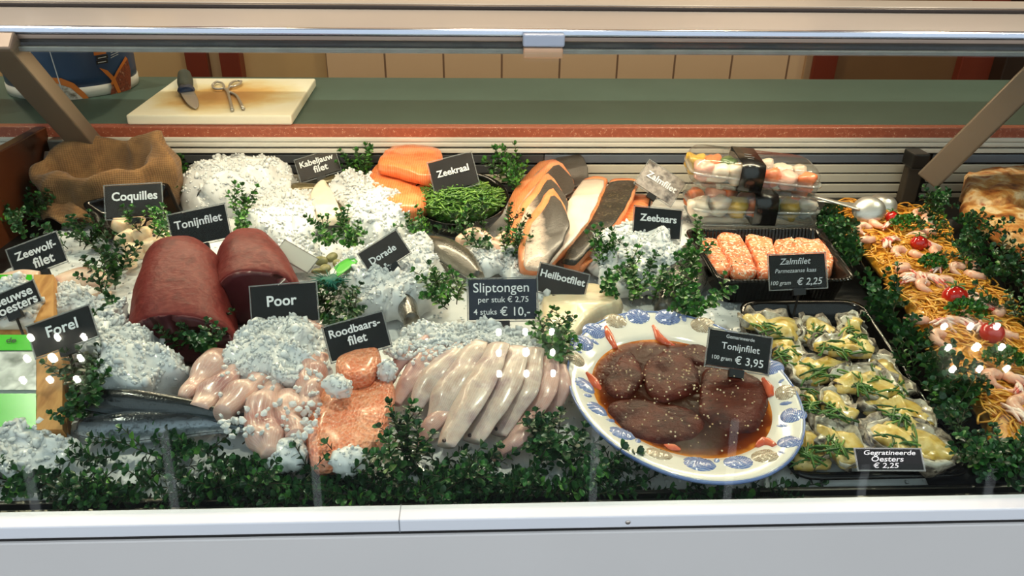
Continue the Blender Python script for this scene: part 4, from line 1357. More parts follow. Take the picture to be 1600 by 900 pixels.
# ------------------------------------------------------------------ oyster punnets at the left
wood_m = mat('punnet_wood', [(176, 120, 60), (202, 148, 84), (160, 104, 50)], 14, rough=.6, stretch=(4, .6, 4), bump=.2)
film_m = mat('punnet_label_picture', [(96, 104, 98), (206, 208, 204), (150, 156, 150), (226, 226, 222)], 26, rough=.25, coat=.5)
green_m = mat('punnet_label_green', [(70, 196, 40), (60, 180, 34)], 8, rough=.25, coat=.5)
white_l = mat('punnet_label_white', (214, 216, 212), rough=.3, coat=.4)
def punnet(label, x0, x1, y0, y1, zt, zlow, slat_px, bands, text=None):
    """label top seen from above: px corners on a plane tilted by two heights"""
    t = thing('oyster_punnet', label, 'punnet', tuple(Q((x0 + x1) / 2, y1, 0)), 'wooden oyster punnets')
    def at(u, v, off=0.):
        h = zlow + (zt - zlow) * (1 - v)
        p = Q(x0 + (x1 - x0) * u, y0 + (y1 - y0) * v, h)
        return p + V((0, -.3, 1)) * off
    def sheet(name, u0, u1, v0, v1, m, off, thick=.0012):
        vs = [at(u, v, off + o) for o in (-thick, 0) for u, v in ((u0, v0), (u1, v0), (u1, v1), (u0, v1))]
        return link(name, mesh('s', vs, [(0, 1, 2, 3), (7, 6, 5, 4), (0, 4, 5, 1), (1, 5, 6, 2), (2, 6, 7, 3), (3, 7, 4, 0)][::1], False), m, t)
    su = slat_px
    sheet('side_slat', su, 1, .0, 1, wood_m, .001, .012)
    sheet('lid_film', 0, su, 0, 1, white_l, -.001, .010)
    for nm, u0, u1, v0, v1, m in bands: sheet(nm, u0, u1, v0, v1, m, .0006 + .0004)
    # wooden box below
    base = [at(0, 0), at(1, 0), at(1, 1), at(0, 1)]
    vs = [p - V((0, 0, .012)) for p in base] + [V((p.x, p.y, ZB - .001)) for p in base]
    link('box', mesh('b', vs, [(3, 2, 1, 0), (4, 5, 6, 7), (0, 1, 5, 4), (1, 2, 6, 5), (2, 3, 7, 6), (3, 0, 4, 7)], False), wood_m, t)
    if text:
        s, u, v, wd = text
        mm = text_mesh([(s, .5, .5, 1, .7)], 1, 1, .2, 0)
        X = (at(u + wd, v) - at(u, v)); Y = (at(u, v - .1) - at(u, v)).normalized() * X.length
        O = at(u, v, .0024)
        mm.v = [O + X * (q.x) + Y * (q.y - .15) for q in mm.v]
        link('lettering', mm.me('t', False), mat('label_ink', (20, 40, 16), rough=.4), t)
    return t
punnet('wooden punnet with a bright green label at the left edge, nearest the glass', -60, 98, 524, 672, .062, .022, .74, [('green_band', 0, .70, .0, .16, green_m), ('oyster_picture', 0, .74, .18, .58, film_m), ('green_field', 0, .74, .62, .985, green_m)], ('de', .50, .09, .10))
punnet('wooden punnet with a green corner behind the oyster sign', -70, 84, 430, 505, .052, .030, .80, [('green_band', 0, .78, .0, .34, green_m), ('blue_picture', .40, .74, .8, 1, mat('label_blue', [(60, 120, 140), (110, 160, 176)], 20, rough=.3))])
# ------------------------------------------------------------------ salmon at the back
sal_m = flesh('salmon_flesh', [(222, 112, 56), (236, 138, 80), (216, 104, 52)], (250, 200, 156), 9, 3.5, 'X', rough=.35, coat=.4, sss=.2, mixf=.55, bump=.2)
sal_e = flesh('salmon_edge', [(218, 118, 66), (234, 152, 100)], (250, 204, 164), 12, 4, 'X', rough=.35, coat=.4, sss=.2, mixf=.5)
slab('salmon_fillet', 'orange salmon fillet lying uppermost at the back, beside the samphire sign', 'salmon', [(592, 268), (606, 250), (624, 241), (668, 244), (690, 254), (688, 285), (672, 292), (640, 284), (610, 276)], .066, .022, sal_m, .004, k=2, prof=((1, 0), (1.01, .5), (.99, .85), (.95, 1), (.7, 1.04), (.3, 1.05)))
slab('salmon_fillet', 'orange salmon fillet under the upper one, running to the bowl', 'salmon', [(578, 305), (586, 280), (602, 270), (640, 282), (676, 294), (672, 330), (650, 345), (622, 342), (600, 328)], .034, .026, sal_m, .004, k=7, prof=((1, 0), (1.01, .5), (.99, .85), (.95, 1), (.7, 1.04), (.3, 1.05)))

def skin_u(name, light, dark, speck, p0, p1, dots=.6, sscale=240):
    t = NT(name)
    t.set(Roughness=.36, Coat_Weight=.25, Coat_Roughness=.15)
    c = t.n('TexCoord'); sx = t.n('SeparateXYZ')
    t.l(c.outputs['UV'], sx.inputs[0])
    nn = t.n('Math', operation='MULTIPLY_ADD')
    t.l(t.noise(30, 3), nn.inputs[0]); nn.inputs[1].default_value = .5; nn.inputs[2].default_value = -.25
    ad = t.n('Math', operation='ADD')
    t.l(sx.outputs[0], ad.inputs[0]); t.l(nn.outputs[0], ad.inputs[1])
    b = t.ramp(ad.outputs[0], [light, dark], [p0, p1])
    t.base(t.mix(t.ramp(t.noise(sscale, 2), [(0, 0, 0), (int(255 * dots),) * 3], [.56, .64]), b, speck))
    t.bump(t.vor(380, t.coord('Object')), .35, .0008)
    return t.m
sk_roll = skin_u('salmon_skin_grey', (206, 180, 162), (70, 64, 60), (22, 20, 20), .30, .52)
sk_dark = skin_u('salmon_skin_dark', (38, 36, 31), (20, 20, 18), (128, 114, 84), .0, .8, .6, 200)
sk_silv = skin_u('salmon_skin_silver', (190, 172, 158), (236, 216, 200), (150, 130, 116), .0, .5, .3)
def side(name, label, pts, w, th, h, skin, roll=0., skw=.86, shift=0.):
    t = thing(name, label, 'salmon', tuple(Q(pts[0][0], pts[0][1], h if not isinstance(h, list) else h[0])))
    n_ = len(pts)
    hs = h if isinstance(h, list) else [h] * n_
    link('flesh', me_of(pxbody(pts, w, [th * .5] * n_, [th * .8] * n_, hs, amp=.003, freq=40, n=28, m=28, sq=.75, roll=roll)), sal_e, t)
    link('skin', me_of(pxbody([(x + shift, y) for x, y in pts], [q * skw for q in w], [th * .30] * n_, [th * .1] * n_, [q + th * .36 for q in hs], amp=.003, freq=40, n=28, m=28, sq=.85, roll=roll)), skin, t)
    return t
side('salmon_fillet', 'orange flesh side of salmon, outermost on the right beside the sea bass sign', [(1004, 308), (968, 360), (900, 418)], [18, 22, 12], .012, [.030, .024, .016], sal_m)
side('salmon_fillet', 'dark speckled salmon side with an orange rim, left of the sea bass sign', [(976, 286), (942, 345), (890, 412)], [24, 27, 13], .016, [.050, .044, .026], sk_dark, -.15, .93, -3)
side('salmon_fillet', 'silvery salmon side with an orange rim, between the dark side and the rolled pieces', [(930, 283), (898, 345), (848, 412)], [20, 27, 18], .016, [.052, .046, .028], sk_silv, -.15, .94, -3)
SPROF = ((1, 0), (1.01, .5), (.99, .85), (.95, 1), (.7, 1.06), (.3, 1.1))
def shr(poly, s, dx=0., dy=0.):
    cx = sum(p[0] for p in poly) / len(poly); cy = sum(p[1] for p in poly) / len(poly)
    return [(cx + (x - cx) * s + dx, cy + (y - cy) * s + dy) for x, y in poly]
for lab, poly, h in (
 ('rolled salmon piece with grey skin, hindmost of the four, nearest the back rail', [(798, 326), (800, 304), (850, 270), (896, 259), (917, 292), (888, 301), (845, 314)], .036),
 ('rolled salmon piece with grey skin, second from the back', [(797, 348), (802, 322), (842, 291), (868, 279), (895, 305), (870, 319), (835, 332)], .042),
 ('rolled salmon piece with grey skin, third from the back', [(799, 372), (806, 344), (836, 316), (856, 302), (884, 333), (862, 348), (830, 366)], .048),
 ('rolled salmon piece with grey skin, foremost and largest of the four', [(810, 406), (818, 370), (842, 344), (862, 328), (887, 362), (881, 376), (850, 411), (826, 414)], .050)):
    t = thing('salmon_piece', lab, 'salmon', tuple(Q(sum(p[0] for p in poly) / len(poly), sum(p[1] for p in poly) / len(poly), h)))
    link('flesh', me_of(padvf(poly, h - .010, .020, amp=.003, freq=40, k=h * 99, prof=SPROF, sub=3, tilt=(.10, .15))), sal_e, t)
    link('skin', me_of(padvf(shr(poly, .94, 6, -4), h + .0055, .0062, amp=.003, freq=40, k=h * 99, prof=SPROF, sub=3, tilt=(.10, .15))), sk_roll, t)

# ------------------------------------------------------------------ bowl of samphire
bw = Q(718, 318, .040)
bwl = thing('black_bowl', 'round black bowl holding bright green samphire', 'bowl', tuple(bw))
TB = Matrix.Translation(bw) @ Matrix.Rotation(math.radians(14), 4, 'X') @ Matrix.Translation(-bw)
rb = 76 * (bw - CAM).dot(FW) / F
vs, fs, us = lathe(bw, [(rb * .55, -.030), (rb * .75, -.026), (rb * .93, -.004), (rb, .012), (rb * 1.01, .0135), (rb * .985, .014), (rb * .95, .008), (rb * .86, -.008), (rb * .5, -.018)], 56, 1, .95)
link('body', mesh('b', [TB @ v for v in vs], fs), black_gloss, bwl)
def sticks(c, rx, ry, zf, n, L, rad, m, label, cat, seed, name='samphire', branch=True, group=None, flat=.35):
    rng = random.Random(seed)
    b = MB()
    for i in range(n):
        a, u = rng.uniform(0, 6.3), math.sqrt(rng.random())
        x, y = rx * u * math.cos(a), ry * u * math.sin(a)
        p = V((c.x + x, c.y + y, c.z + zf(u) + rng.uniform(-.002, .003)))
        th = rng.uniform(0, 6.3)
        d = V((math.cos(th), math.sin(th), rng.uniform(-.25, flat)))
        l = rng.uniform(*L)
        pts = [p - d * l / 2, p + V((rng.uniform(-1, 1), rng.uniform(-1, 1), .5)) * l * .12, p + d * l / 2]
        b.add(*tubevf(pts, rad * rng.uniform(.8, 1.2), 5, 5))
        if branch:
            for s in (.2, -.1):
                q = p + d * l * s
                e = V((math.cos(th + rng.choice((-.9, .9))), math.sin(th + rng.choice((-.9, .9))), .4))
                b.add(*tubevf([q, q + e * l * .35], rad * .8, 5))
    o = link(name, b.me(), m)
    return tag(o, label, cat, group, 'stuff')
samp_m = leaf_mat('samphire_green', [(52, 88, 28), (70, 110, 36), (90, 132, 48), (112, 150, 62), (136, 168, 82)])
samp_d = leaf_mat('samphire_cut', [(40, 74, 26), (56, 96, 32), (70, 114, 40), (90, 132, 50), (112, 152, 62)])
cs = bw + V((0, -.002, .006))
sticks(cs, rb * .86, rb * .74, lambda u: .026 * (1 - u * u), 520, (.018, .038), .0013, samp_m, 'heap of thin green samphire stalks in the black bowl', 'samphire', 3)
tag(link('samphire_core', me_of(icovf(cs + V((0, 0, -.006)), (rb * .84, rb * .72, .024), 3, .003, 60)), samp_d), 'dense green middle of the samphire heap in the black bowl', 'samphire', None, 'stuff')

# ------------------------------------------------------------------ plastic packs
pet = clear('clear_plastic_tub', (244, 246, 246), .07, .06, .03, (236, 238, 238))
pet_rim = clear('clear_plastic_rim', (236, 240, 240), .16, .08, .18, (232, 234, 234))
band_m = mat('black_sleeve', [(14, 14, 15), (22, 22, 24)], 40, rough=.25, coat=.4)
bits = {'salmon': mat('pack_salmon', [(222, 110, 60), (238, 140, 84)], 40, rough=.3, coat=.5, sss=.2), 'white': mat('pack_whitefish', [(228, 206, 182), (240, 224, 206)], 40, rough=.3, coat=.5, sss=.2), 'pink': mat('pack_prawn', [(226, 160, 140), (240, 190, 172)], 40, rough=.3, coat=.5, sss=.2), 'yellow': mat('pack_pepper', [(206, 160, 50), (220, 180, 70)], 40, rough=.3, coat=.5), 'green': mat('pack_courgette', [(70, 100, 40), (96, 130, 60)], 40, rough=.3, coat=.5)}
def pack(label, c, L, D, Hh, yaw, rolly, band_u, seed, fill=True, where=''):
    R4 = Matrix.Translation(c) @ Matrix.Rotation(yaw, 4, 'Z') @ Matrix.Rotation(rolly, 4, 'Y')
    t = thing('plastic_pack', label, 'food pack', tuple(c), 'clear packs stacked at the back')
    def rr(sx, sy, z, r):
        q = roundquad([V((-sx, -sy, z)), V((sx, -sy, z)), V((sx, sy, z)), V((-sx, sy, z))], r, 6)
        return [R4 @ p for p in q]
    l, d = L / 2, D / 2
    link('base', me_of(loft([rr(l * .90, d * .86, .0, .02), rr(l * .95, d * .92, Hh * .12, .024), rr(l * .97, d * .95, Hh * .44, .026)], True)), pet, t)
    link('rim', me_of(loft([rr(l * .965, d * .94, Hh * .43, .026), rr(l, d, Hh * .43, .028), rr(l, d, Hh * .50, .028), rr(l * .965, d * .94, Hh * .50, .026)], False)), pet_rim, t)
    link('lid', me_of(loft([rr(l * .965, d * .94, Hh * .50, .026), rr(l * .95, d * .92, Hh * .80, .026), rr(l * .90, d * .86, Hh * .95, .024), rr(l * .84, d * .78, Hh, .02)], True)), pet, t)
    if band_u is not None:
        bx = band_u * l
        w = .019
        ring = [(-d * .96, Hh * .02), (-d * 1.015, Hh * .12), (-d * 1.02, Hh * .55), (-d * .97, Hh * .86), (-d * .86, Hh * 1.02), (d * .86, Hh * 1.02), (d * 1.0, Hh * .6), (d * .96, Hh * .02)]
        link('sleeve', me_of(loft([[R4 @ V((bx + s, y * k, z * (1 if z > .01 else 1))) for y, z in ring] for s, k in ((-w, 1), (-w, 1.006), (w, 1.006), (w, 1))], False)), band_m, t)
        lm = text_mesh([('▪▪▪', .5, .5, .5, 0)], .03, .01, 0, 0) if False else None
        g = MB()
        for i, (ya, wd) in enumerate(((.10, .012), (-.15, .016), (-.35, .010))):
            g.add(*boxvf(bx - wd / 2, bx + wd / 2, d * ya - .0012, d * ya + .0012, Hh * 1.02 + .0003, Hh * 1.02 + .0007))
        g.v = [R4 @ v for v in g.v]
        link('sleeve_print', g.me('g', False), mat('sleeve_grey_print', (110, 110, 112), rough=.5) if 'sleeve_grey_print' not in bpy.data.materials else bpy.data.materials['sleeve_grey_print'], t)
    if fill:
        rng = random.Random(seed)
        names = {'salmon': ('salmon_cube', 'salmon cube'), 'white': ('white_fish_cube', 'white fish cube'), 'pink': ('prawn_piece', 'prawn piece'), 'yellow': ('pepper_piece', 'yellow pepper piece'), 'green': ('courgette_slice', 'courgette slice')}
        order = ['yellow', 'salmon', 'white', 'salmon', 'white', 'pink', 'white', 'salmon', 'yellow', 'pink', 'salmon', 'white', 'green', 'white']
        for i in range(14):
            k = order[(i + seed) % len(order)]
            x = -l * .80 + (i // 2) / 6 * l * 1.6 + rng.uniform(-.004, .004)
            y = (-d * .42 if i % 2 else d * .40)
            s = rng.uniform(.013, .017)
            ps = R4 @ V((x, y, Hh * .40 + rng.uniform(-.002, .004)))
            o = link(names[k][0], me_of(icovf(ps, (s * 1.2, s * 1.05, Hh * .38), 3, .007, 70, i + seed * 9, rmat(rng.uniform(-.3, .3), rng.uniform(-.3, .3), rng.uniform(0, 6)), None, True)), bits[k])
            tag(o, names[k][1] + ' seen through the ' + where, 'food piece', names[k][1] + 's inside the ' + where)
    return t
pc = Q(1166, 338, .010)
pack('clear plastic pack lowest in the stack, mostly hidden by the one above', Q(1166, 346, .003), .205, .105, .030, -.03, .0, None, 2, False)
pack('clear pack of fish pieces with a black sleeve, second in the stack', Q(1168, 335, .020), .215, .105, .050, -.03, .015, .10, 3, True, 'lower sleeved pack')
pack('clear pack of fish pieces with a black sleeve, topmost and tilted', Q(1168, 335, .020) + V((-.006, .004, .0535)), .215, .105, .046, -.10, .085, -.10, 8, True, 'topmost sleeved pack')

# ------------------------------------------------------------------ salmon tray
tray('deep ribbed black tray holding the cheese-topped salmon portions', [PZ(1068, 357, ZB + .046), PZ(1282, 355, ZB + .046), PZ(1340, 438, ZB + .040), PZ(1122, 440, ZB + .040)], .040, ribbed(), r=.02, inset=.010)
cr_m = NT('salmon_crumbed')
cr_m.set(Roughness=.5, Subsurface_Weight=.15, Subsurface_Scale=.006)
cr_m.base(cr_m.mix(cr_m.ramp(cr_m.noise(240, 3), [(0, 0, 0), (255, 255, 255)], [.54, .60]), cr_m.ramp(cr_m.noise(60, 3), [(226, 108, 60), (240, 146, 96)], [.4, .6]), (246, 220, 196)))
cr_m.bump(cr_m.noise(200, 4), .6, .002)
herb = mat('herb_green', [(40, 60, 24), (70, 90, 36)], 60, rough=.5)
crumb_w = mat('cheese_crumb', [(244, 226, 200), (250, 238, 222)], 60, rough=.6)
def portion(label, poly, h, th, seed):
    t = thing('salmon_portion', label, 'salmon', tuple(Q(sum(p[0] for p in poly) / len(poly), sum(p[1] for p in poly) / len(poly), h)), 'salmon portions in the ribbed tray')
    vs, fs, us = padvf(poly, h, th, amp=.003, freq=50, k=seed)
    link('flesh', mesh('p', vs, fs, True, us), cr_m.m, t)
    rng = random.Random(seed)
    for nm, mm, n, s in (('cheese_crumbs', crumb_w, 90, .0013), ('herb_flecks', herb, 26, .0012)):
        b = MB()
        for p in scatter_on(vs, fs, n, rng):
            if p.z > ZB + h + th * .5: b.add(*icovf(p, (s * rng.uniform(.7, 1.6), s, s * .7), 1, 0, 1, 0, rrot()))
        o = link(nm, b.me(), mm, t)
        o['kind'] = 'stuff'
for lab, poly, h in (
 ('crumbed salmon portion furthest left in the ribbed tray', [(1092, 394), (1108, 388), (1122, 396), (1140, 432), (1116, 438), (1098, 414)], .016),
 ('crumbed salmon portion second from the left in the ribbed tray', [(1118, 386), (1132, 380), (1152, 384), (1178, 430), (1172, 442), (1146, 440), (1130, 412)], .022),
 ('crumbed salmon portion just left of the parmesan sign', [(1164, 384), (1182, 382), (1202, 390), (1212, 430), (1204, 442), (1184, 440), (1172, 410)], .020),
 ('crumbed salmon portion behind the parmesan sign', [(1206, 396), (1226, 388), (1240, 394), (1248, 430), (1232, 440), (1214, 434)], .018),
 ('crumbed salmon portion furthest right in the ribbed tray, past the sign', [(1234, 390), (1264, 388), (1288, 392), (1300, 428), (1286, 440), (1254, 438)], .020)):
    portion(lab, poly, h, .020, len(lab))
sign('black italic price sign reading Zalmfilet Parmezaanse kaas in the ribbed tray', [(1204, 396), (1296, 394), (1288, 450), (1196, 456)], .046, 30, [('Zalmfilet', .46, .80, .56, .35), ('Parmezaanse kaas', .46, .52, .74, .1), ('100 gram', .18, .16, .36, .1), ('€ 2,25', .70, .18, .46, .3)], card_k, ink_g, .28)

# ------------------------------------------------------------------ plate of marinated tuna
pzt = .915
pl, pr, pt_, pb = PZ(886, 588, pzt), PZ(1253, 628, pzt), PZ(1034, 482, pzt), PZ(1096, 742, pzt)
pc = (pl + pr + pt_ + pb) / 4
ax_a, ax_b = (pr - pl) / 2, (pt_ - pb) / 2
def el(s, a, z):
    q = 1 - .10 * min(1, max(0, (.95 - s) / .17))
    return pc + ax_a * (s * math.cos(a)) + ax_b * (q * s * math.sin(a)) + V((0, 0, z))
def el_flat(s, a, z): return pc + ax_a * (s * math.cos(a)) + ax_b * (s * math.sin(a)) + V((0, 0, z))
plate = thing('shell_plate', 'oval white plate with blue shell reliefs holding tuna in brown marinade', 'plate', tuple(pc))
china = mat('glazed_white', [(232, 226, 216), (238, 234, 226)], 4, rough=.12, coat=.6)
blue_rim = mat('glaze_blue_rim', [(96, 118, 176), (120, 140, 190)], 20, rough=.12, coat=.6)
N_ = 84
A_ = [2 * PI * k / N_ for k in range(N_)]
prof = [(.60, -.0285), (.74, -.0245), (.90, -.011), (.975, -.0045), (.985, .0005), (.965, .0005), (.90, -.003), (.82, -.0075), (.775, -.0105), (.73, -.019), (.60, -.023), (.3, -.0235)]
link('dish', me_of(loft([[el(s, a, z) for a in A_] for s, z in prof])), china, plate)
link('blue_edge', me_of(loft([[el(s, a, z) for a in A_] for s, z in ((.972, -.0045), (.990, -.003), (1.0, -.0005), (.996, .0018), (.984, .0012), (.976, -.003))], False)), blue_rim, plate)
# sauce
t = NT('marinade')
t.set(Roughness=.05, IOR=1.33)
t.b.inputs['Specular IOR Level'].default_value = .06
sx = t.n('TexCoord')
vl = t.n('VectorMath', operation='LENGTH')
mp = t.n('Mapping'); mp.inputs['Location'].default_value = (-1, -1, 0); mp.inputs['Scale'].default_value = (2, 2, 0)
t.l(sx.outputs['UV'], mp.inputs[0]); t.l(mp.outputs[0], vl.inputs[0])
nn = t.n('Math', operation='MULTIPLY_ADD'); t.l(t.noise(30, 3), nn.inputs[0]); nn.inputs[1].default_value = .16; nn.inputs[2].default_value = -.08
ad = t.n('Math', operation='ADD'); t.l(vl.outputs['Value'], ad.inputs[0]); t.l(nn.outputs[0], ad.inputs[1])
t.base(t.ramp(ad.outputs[0], [(44, 13, 5), (60, 19, 7), (110, 46, 12), (190, 116, 44)], [.55, .86, .95, 1.0]))
t.bump(t.noise(170, 3), .32, .0014)
sv, su = [], []
RN = 14
for j in range(RN + 1):
    for a in A_:
        s = j / RN
        p = el(.772 * s, a, -.0115)
        p.z += .0011 * nz(p, 120) * (1 - s)
        sv.append(p); su.append((.5 + .5 * s * math.cos(a), .5 + .5 * s * math.sin(a)))
sf = [(j * N_ + k, (j + 1) * N_ + k, (j + 1) * N_ + (k + 1) % N_, j * N_ + (k + 1) % N_) for j in range(RN) for k in range(N_)]
tag(link('marinade', mesh('s', sv, sf, True, su), t.m), 'shiny brown marinade pooled in the shell plate', 'sauce', None, 'stuff')
stk_m = NT('marinated_tuna')
stk_m.set(Roughness=.22)
stk_m.b.inputs['Specular IOR Level'].default_value = .15
stk_m.base(stk_m.mix(stk_m.ramp(stk_m.wave(5, stk_m.coord('UV'), 8, 1.4, 'Y'), [(0, 0, 0), (90, 90, 90)], [.7, .95]), stk_m.ramp(stk_m.noise(40, 4), [(52, 15, 10), (86, 32, 22)], [.36, .64]), (124, 66, 52)))
stk_m.bump(stk_m.noise(160, 5), .8, .0022)
dot_m = mat('garlic_glints', [(236, 220, 190), (214, 180, 130)], 60, rough=.2, coat=.8)  # pale dots for garlic and for wet glints painted as bits
for i, (lab, poly, h) in enumerate([
 ('marinated tuna steak at the upper left of the plate', [(946, 608), (960, 575), (985, 556), (1000, 580), (1006, 602), (985, 628), (955, 630)], .022),
 ('marinated tuna steak in the middle of the plate', [(1004, 592), (1016, 566), (1050, 552), (1080, 568), (1092, 596), (1078, 622), (1034, 634), (1012, 618)], .024),
 ('marinated tuna steak at the right of the plate, under the price sign', [(1094, 590), (1130, 584), (1176, 594), (1200, 622), (1196, 660), (1170, 684), (1120, 678), (1092, 650)], .022),
 ('marinated tuna steak lowest in the plate', [(944, 640), (990, 632), (1050, 640), (1096, 662), (1090, 692), (1040, 704), (990, 694), (958, 668)], .020),
 ('marinated tuna steak piece at the top of the plate, by the shrimp relief', [(1040, 560), (1070, 548), (1110, 552), (1130, 570), (1100, 584), (1070, 574)], .018)]):
    vs, fs, us = padvf(poly, h - .004, .011, amp=.004, freq=40, k=i * 4., prof=((1, -.6), (1.02, .2), (.97, .6), (.88, .9), (.7, 1.02), (.45, 1.05), (.2, 1.05)))
    o = link('tuna_steak', mesh('t', vs, fs, True, us), stk_m.m)
    tag(o, lab, 'tuna')
b = MB()
rng = random.Random(9)
for i in range(260):
    a, s = rng.uniform(0, 6.3), math.sqrt(rng.random()) * .72
    p = el(s, a, .004 + .008 * (1 - s))
    d = CAM - p
    b.add(*icovf(V((p.x, p.y, pzt - .0105 + .0135 * max(0, 1 - (s / .72) ** 4))), (.0008 * rng.uniform(.6, 1.6),) * 3, 1))
tag(link('garlic_glints', b.me(), dot_m), 'tiny pale bits of garlic and painted wet glints on the marinated tuna', 'seasoning', None, 'stuff')
# relief shells on the rim
def shell_mesh(ribs=13):
    vs, fs = [], []
    R_, K = 8, 44
    for j in range(R_ + 1):
        for k in range(K):
            a = 2 * PI * k / K
            s = j / R_
            rx, ry = 1.06, .94 + .10 * math.sin(a)
            x, y = rx * math.cos(a) * s, ry * math.sin(a) * s + .05
            rib = .16 * math.cos(math.atan2(x, y + 1.25) * ribs * 2.4) * min(1, s * 1.4)
            z = .42 * (1 - s ** 2.4) * (1 + rib * 2) + (0 if j < R_ else -.08)
            vs.append((x, y, z))
    for j in range(R_):
        for k in range(K):
            fs.append((j * K + k, (j + 1) * K + k, (j + 1) * K + (k + 1) % K, j * K + (k + 1) % K))
    return mesh('shell', vs, fs, True, [(math.atan2(x, y + 1.25), math.hypot(x, y + 1.25)) for x, y, z in vs])
def glaze(name, c1, c2):
    t = NT(name)
    t.set(Roughness=.12, Coat_Weight=.6)
    co = t.coord('UV')
    t.base(t.mix(t.ramp(t.wave(2.2, co, .8, 1, 'Y'), [(0, 0, 0), (170, 170, 170)], [.45, .95]), t.ramp(t.noise(1.6, 2, co), [c1, c2], [.35, .65]), (226, 226, 228)))
    return t.m
g_blue, g_beige = glaze('glaze_blue', (74, 98, 164), (120, 142, 196)), glaze('glaze_beige', (150, 124, 92), (206, 186, 156))
g_red = mat('glaze_coral', [(196, 70, 44), (222, 110, 76)], 50, rough=.15, coat=.6)
shm = shell_mesh()
def rim_point(px, py, smin=.83, smax=.93):
    z = pzt - .008
    for _ in range(30):
        p = PZ(px, py, z)
        d = p - pc
        a = math.atan2(d.dot(ax_b) / ax_b.length_squared, d.dot(ax_a) / ax_a.length_squared)
        s = math.hypot(d.dot(ax_b) / ax_b.length_squared, d.dot(ax_a) / ax_a.length_squared)
        s = min(max(s, smin), smax)
        z = .6 * z + .4 * (pzt - .0105 + (s - .775) / .2 * .0105)
    return el(s, a, -.0105 + (s - .775) / .2 * .0105)
def relief(px, py, r, rot, m, nm='shell_relief', sy=1., lab=None):
    p = rim_point(px, py) if nm == 'shell_relief' else rim_point(px, py, .80, .95)
    rad = math.atan2((p - pc).y, (p - pc).x) - PI / 2
    k = r * 1.08 * (p - CAM).dot(FW) / F
    me = shm.copy()
    me.transform(Matrix.Translation(p) @ Matrix.Rotation(rad, 4, 'Z') @ Matrix.Rotation(.32, 4, 'X') @ Matrix.Rotation(rot - rad, 4, 'Z') @ Matrix.Diagonal((k, k * sy, k * .55, 1)))
    me.materials.clear()
    o = link(nm, me, m, plate)
    if lab: o['label'] = lab
    return o
def relief_o(*a, **k): return relief(*a, **k)
for x, y, r, blue in ((935, 520, 19, 1), (916, 545, 19, 1), (901, 573, 18, 0), (908, 613, 19, 1), (931, 649, 19, 1), (966, 680, 21, 1), (1013, 706, 21, 0), (1067, 722, 25, 1), (1127, 721, 23, 1), (1173, 709, 22, 0), (1215, 680, 19, 1), (1228, 638, 20, 1), (1226, 602, 19, 0), (1213, 566, 18, 1), (1017, 497, 19, 1), (1066, 499, 20, 1), (976, 505, 18, 0), (1118, 507, 19, 0), (1160, 520, 16, 1), (1192, 540, 16, 1)):
    q = PZ(x, y, pzt)
    relief(x, y, r, math.atan2((q - pc).y, (q - pc).x) - PI / 2 + random.uniform(-.4, .4), g_blue if blue else g_beige, lab='blue glazed shell relief' if blue else 'beige glazed shell relief')
for x, y, r in ((995, 500, 8), (1092, 497, 10), (940, 540, 9), (896, 554, 10), (908, 630, 10), (957, 662, 9), (983, 697, 9), (1094, 717, 9), (1200, 699, 9), (1213, 658, 10), (1226, 620, 11), (1225, 585, 8)):
    q = PZ(x, y, pzt)
    relief(x, y, r, math.atan2((q - pc).y, (q - pc).x) + random.uniform(-.4, .4), g_blue, 'snail_relief', .55)
for pts in (((960, 514), (966, 528), (974, 545)), ((1040, 508), (1050, 525), (1068, 545)), ((917, 592), (926, 606), (936, 622)), ((1024, 699), (1036, 702), (1046, 711)), ((1166, 700), (1180, 690), (1194, 692)), ((1166, 545), (1180, 552), (1192, 560)), ((1196, 582), (1202, 596), (1204, 610))):
    o = link('shrimp_relief', me_of(bodyvf([rim_point(x, y, .70, .93) for x, y in pts], [.002, .0055, .003], [.003, .0055, .003], .003, n=12, m=14, amp=.001, freq=200)), g_red, plate)
    o['label'] = 'coral red shrimp relief'
sign('black price sign reading Gemarineerde Tonijnfilet standing in the plate', [(1110, 512), (1211, 527), (1198, 588), (1097, 571)], .036, 34, [('Gemarineerde', .50, .87, .46, .05), ('Tonijnfilet', .52, .60, .62, .25), ('100 gram', .24, .24, .32, .1), ('€ 3,95', .68, .24, .46, .3)], card_k)

# ------------------------------------------------------------------ oyster tray
tray('large black tray of gratinated oysters right of the shell plate', [PZ(1152, 468, ZB + .020), PZ(1345, 468, ZB + .022), PZ(1530, 742, ZB + .010), PZ(1236, 748, ZB + .008)], .024, black_gloss, r=.03, inset=.012)
shell_out = NT('oyster_shell')
shell_out.set(Roughness=.55)
shell_out.base(shell_out.ramp(shell_out.noise(70, 5), [(48, 40, 34), (98, 86, 74), (168, 156, 140), (70, 60, 50)], [.34, .46, .56, .66]))
shell_out.bump(shell_out.noise(90, 5), 1, .004)
nacre = mat('oyster_nacre', [(84, 74, 60), (176, 166, 146), (214, 208, 192), (120, 108, 92)], 60, rough=.25, coat=.5)
grat = mat('gratin_yellow', [(178, 140, 58), (214, 180, 88), (228, 204, 136), (200, 162, 72)], 55, rough=.3, coat=.5, sss=.1, bump=.3, bscale=70)
def shrink(poly, s, dx=0., dy=0.):
    cx = sum(p[0] for p in poly) / len(poly); cy = sum(p[1] for p in poly) / len(poly)
    return [(cx + (x - cx) * s + dx, cy + (y - cy) * s + dy) for x, y in poly]
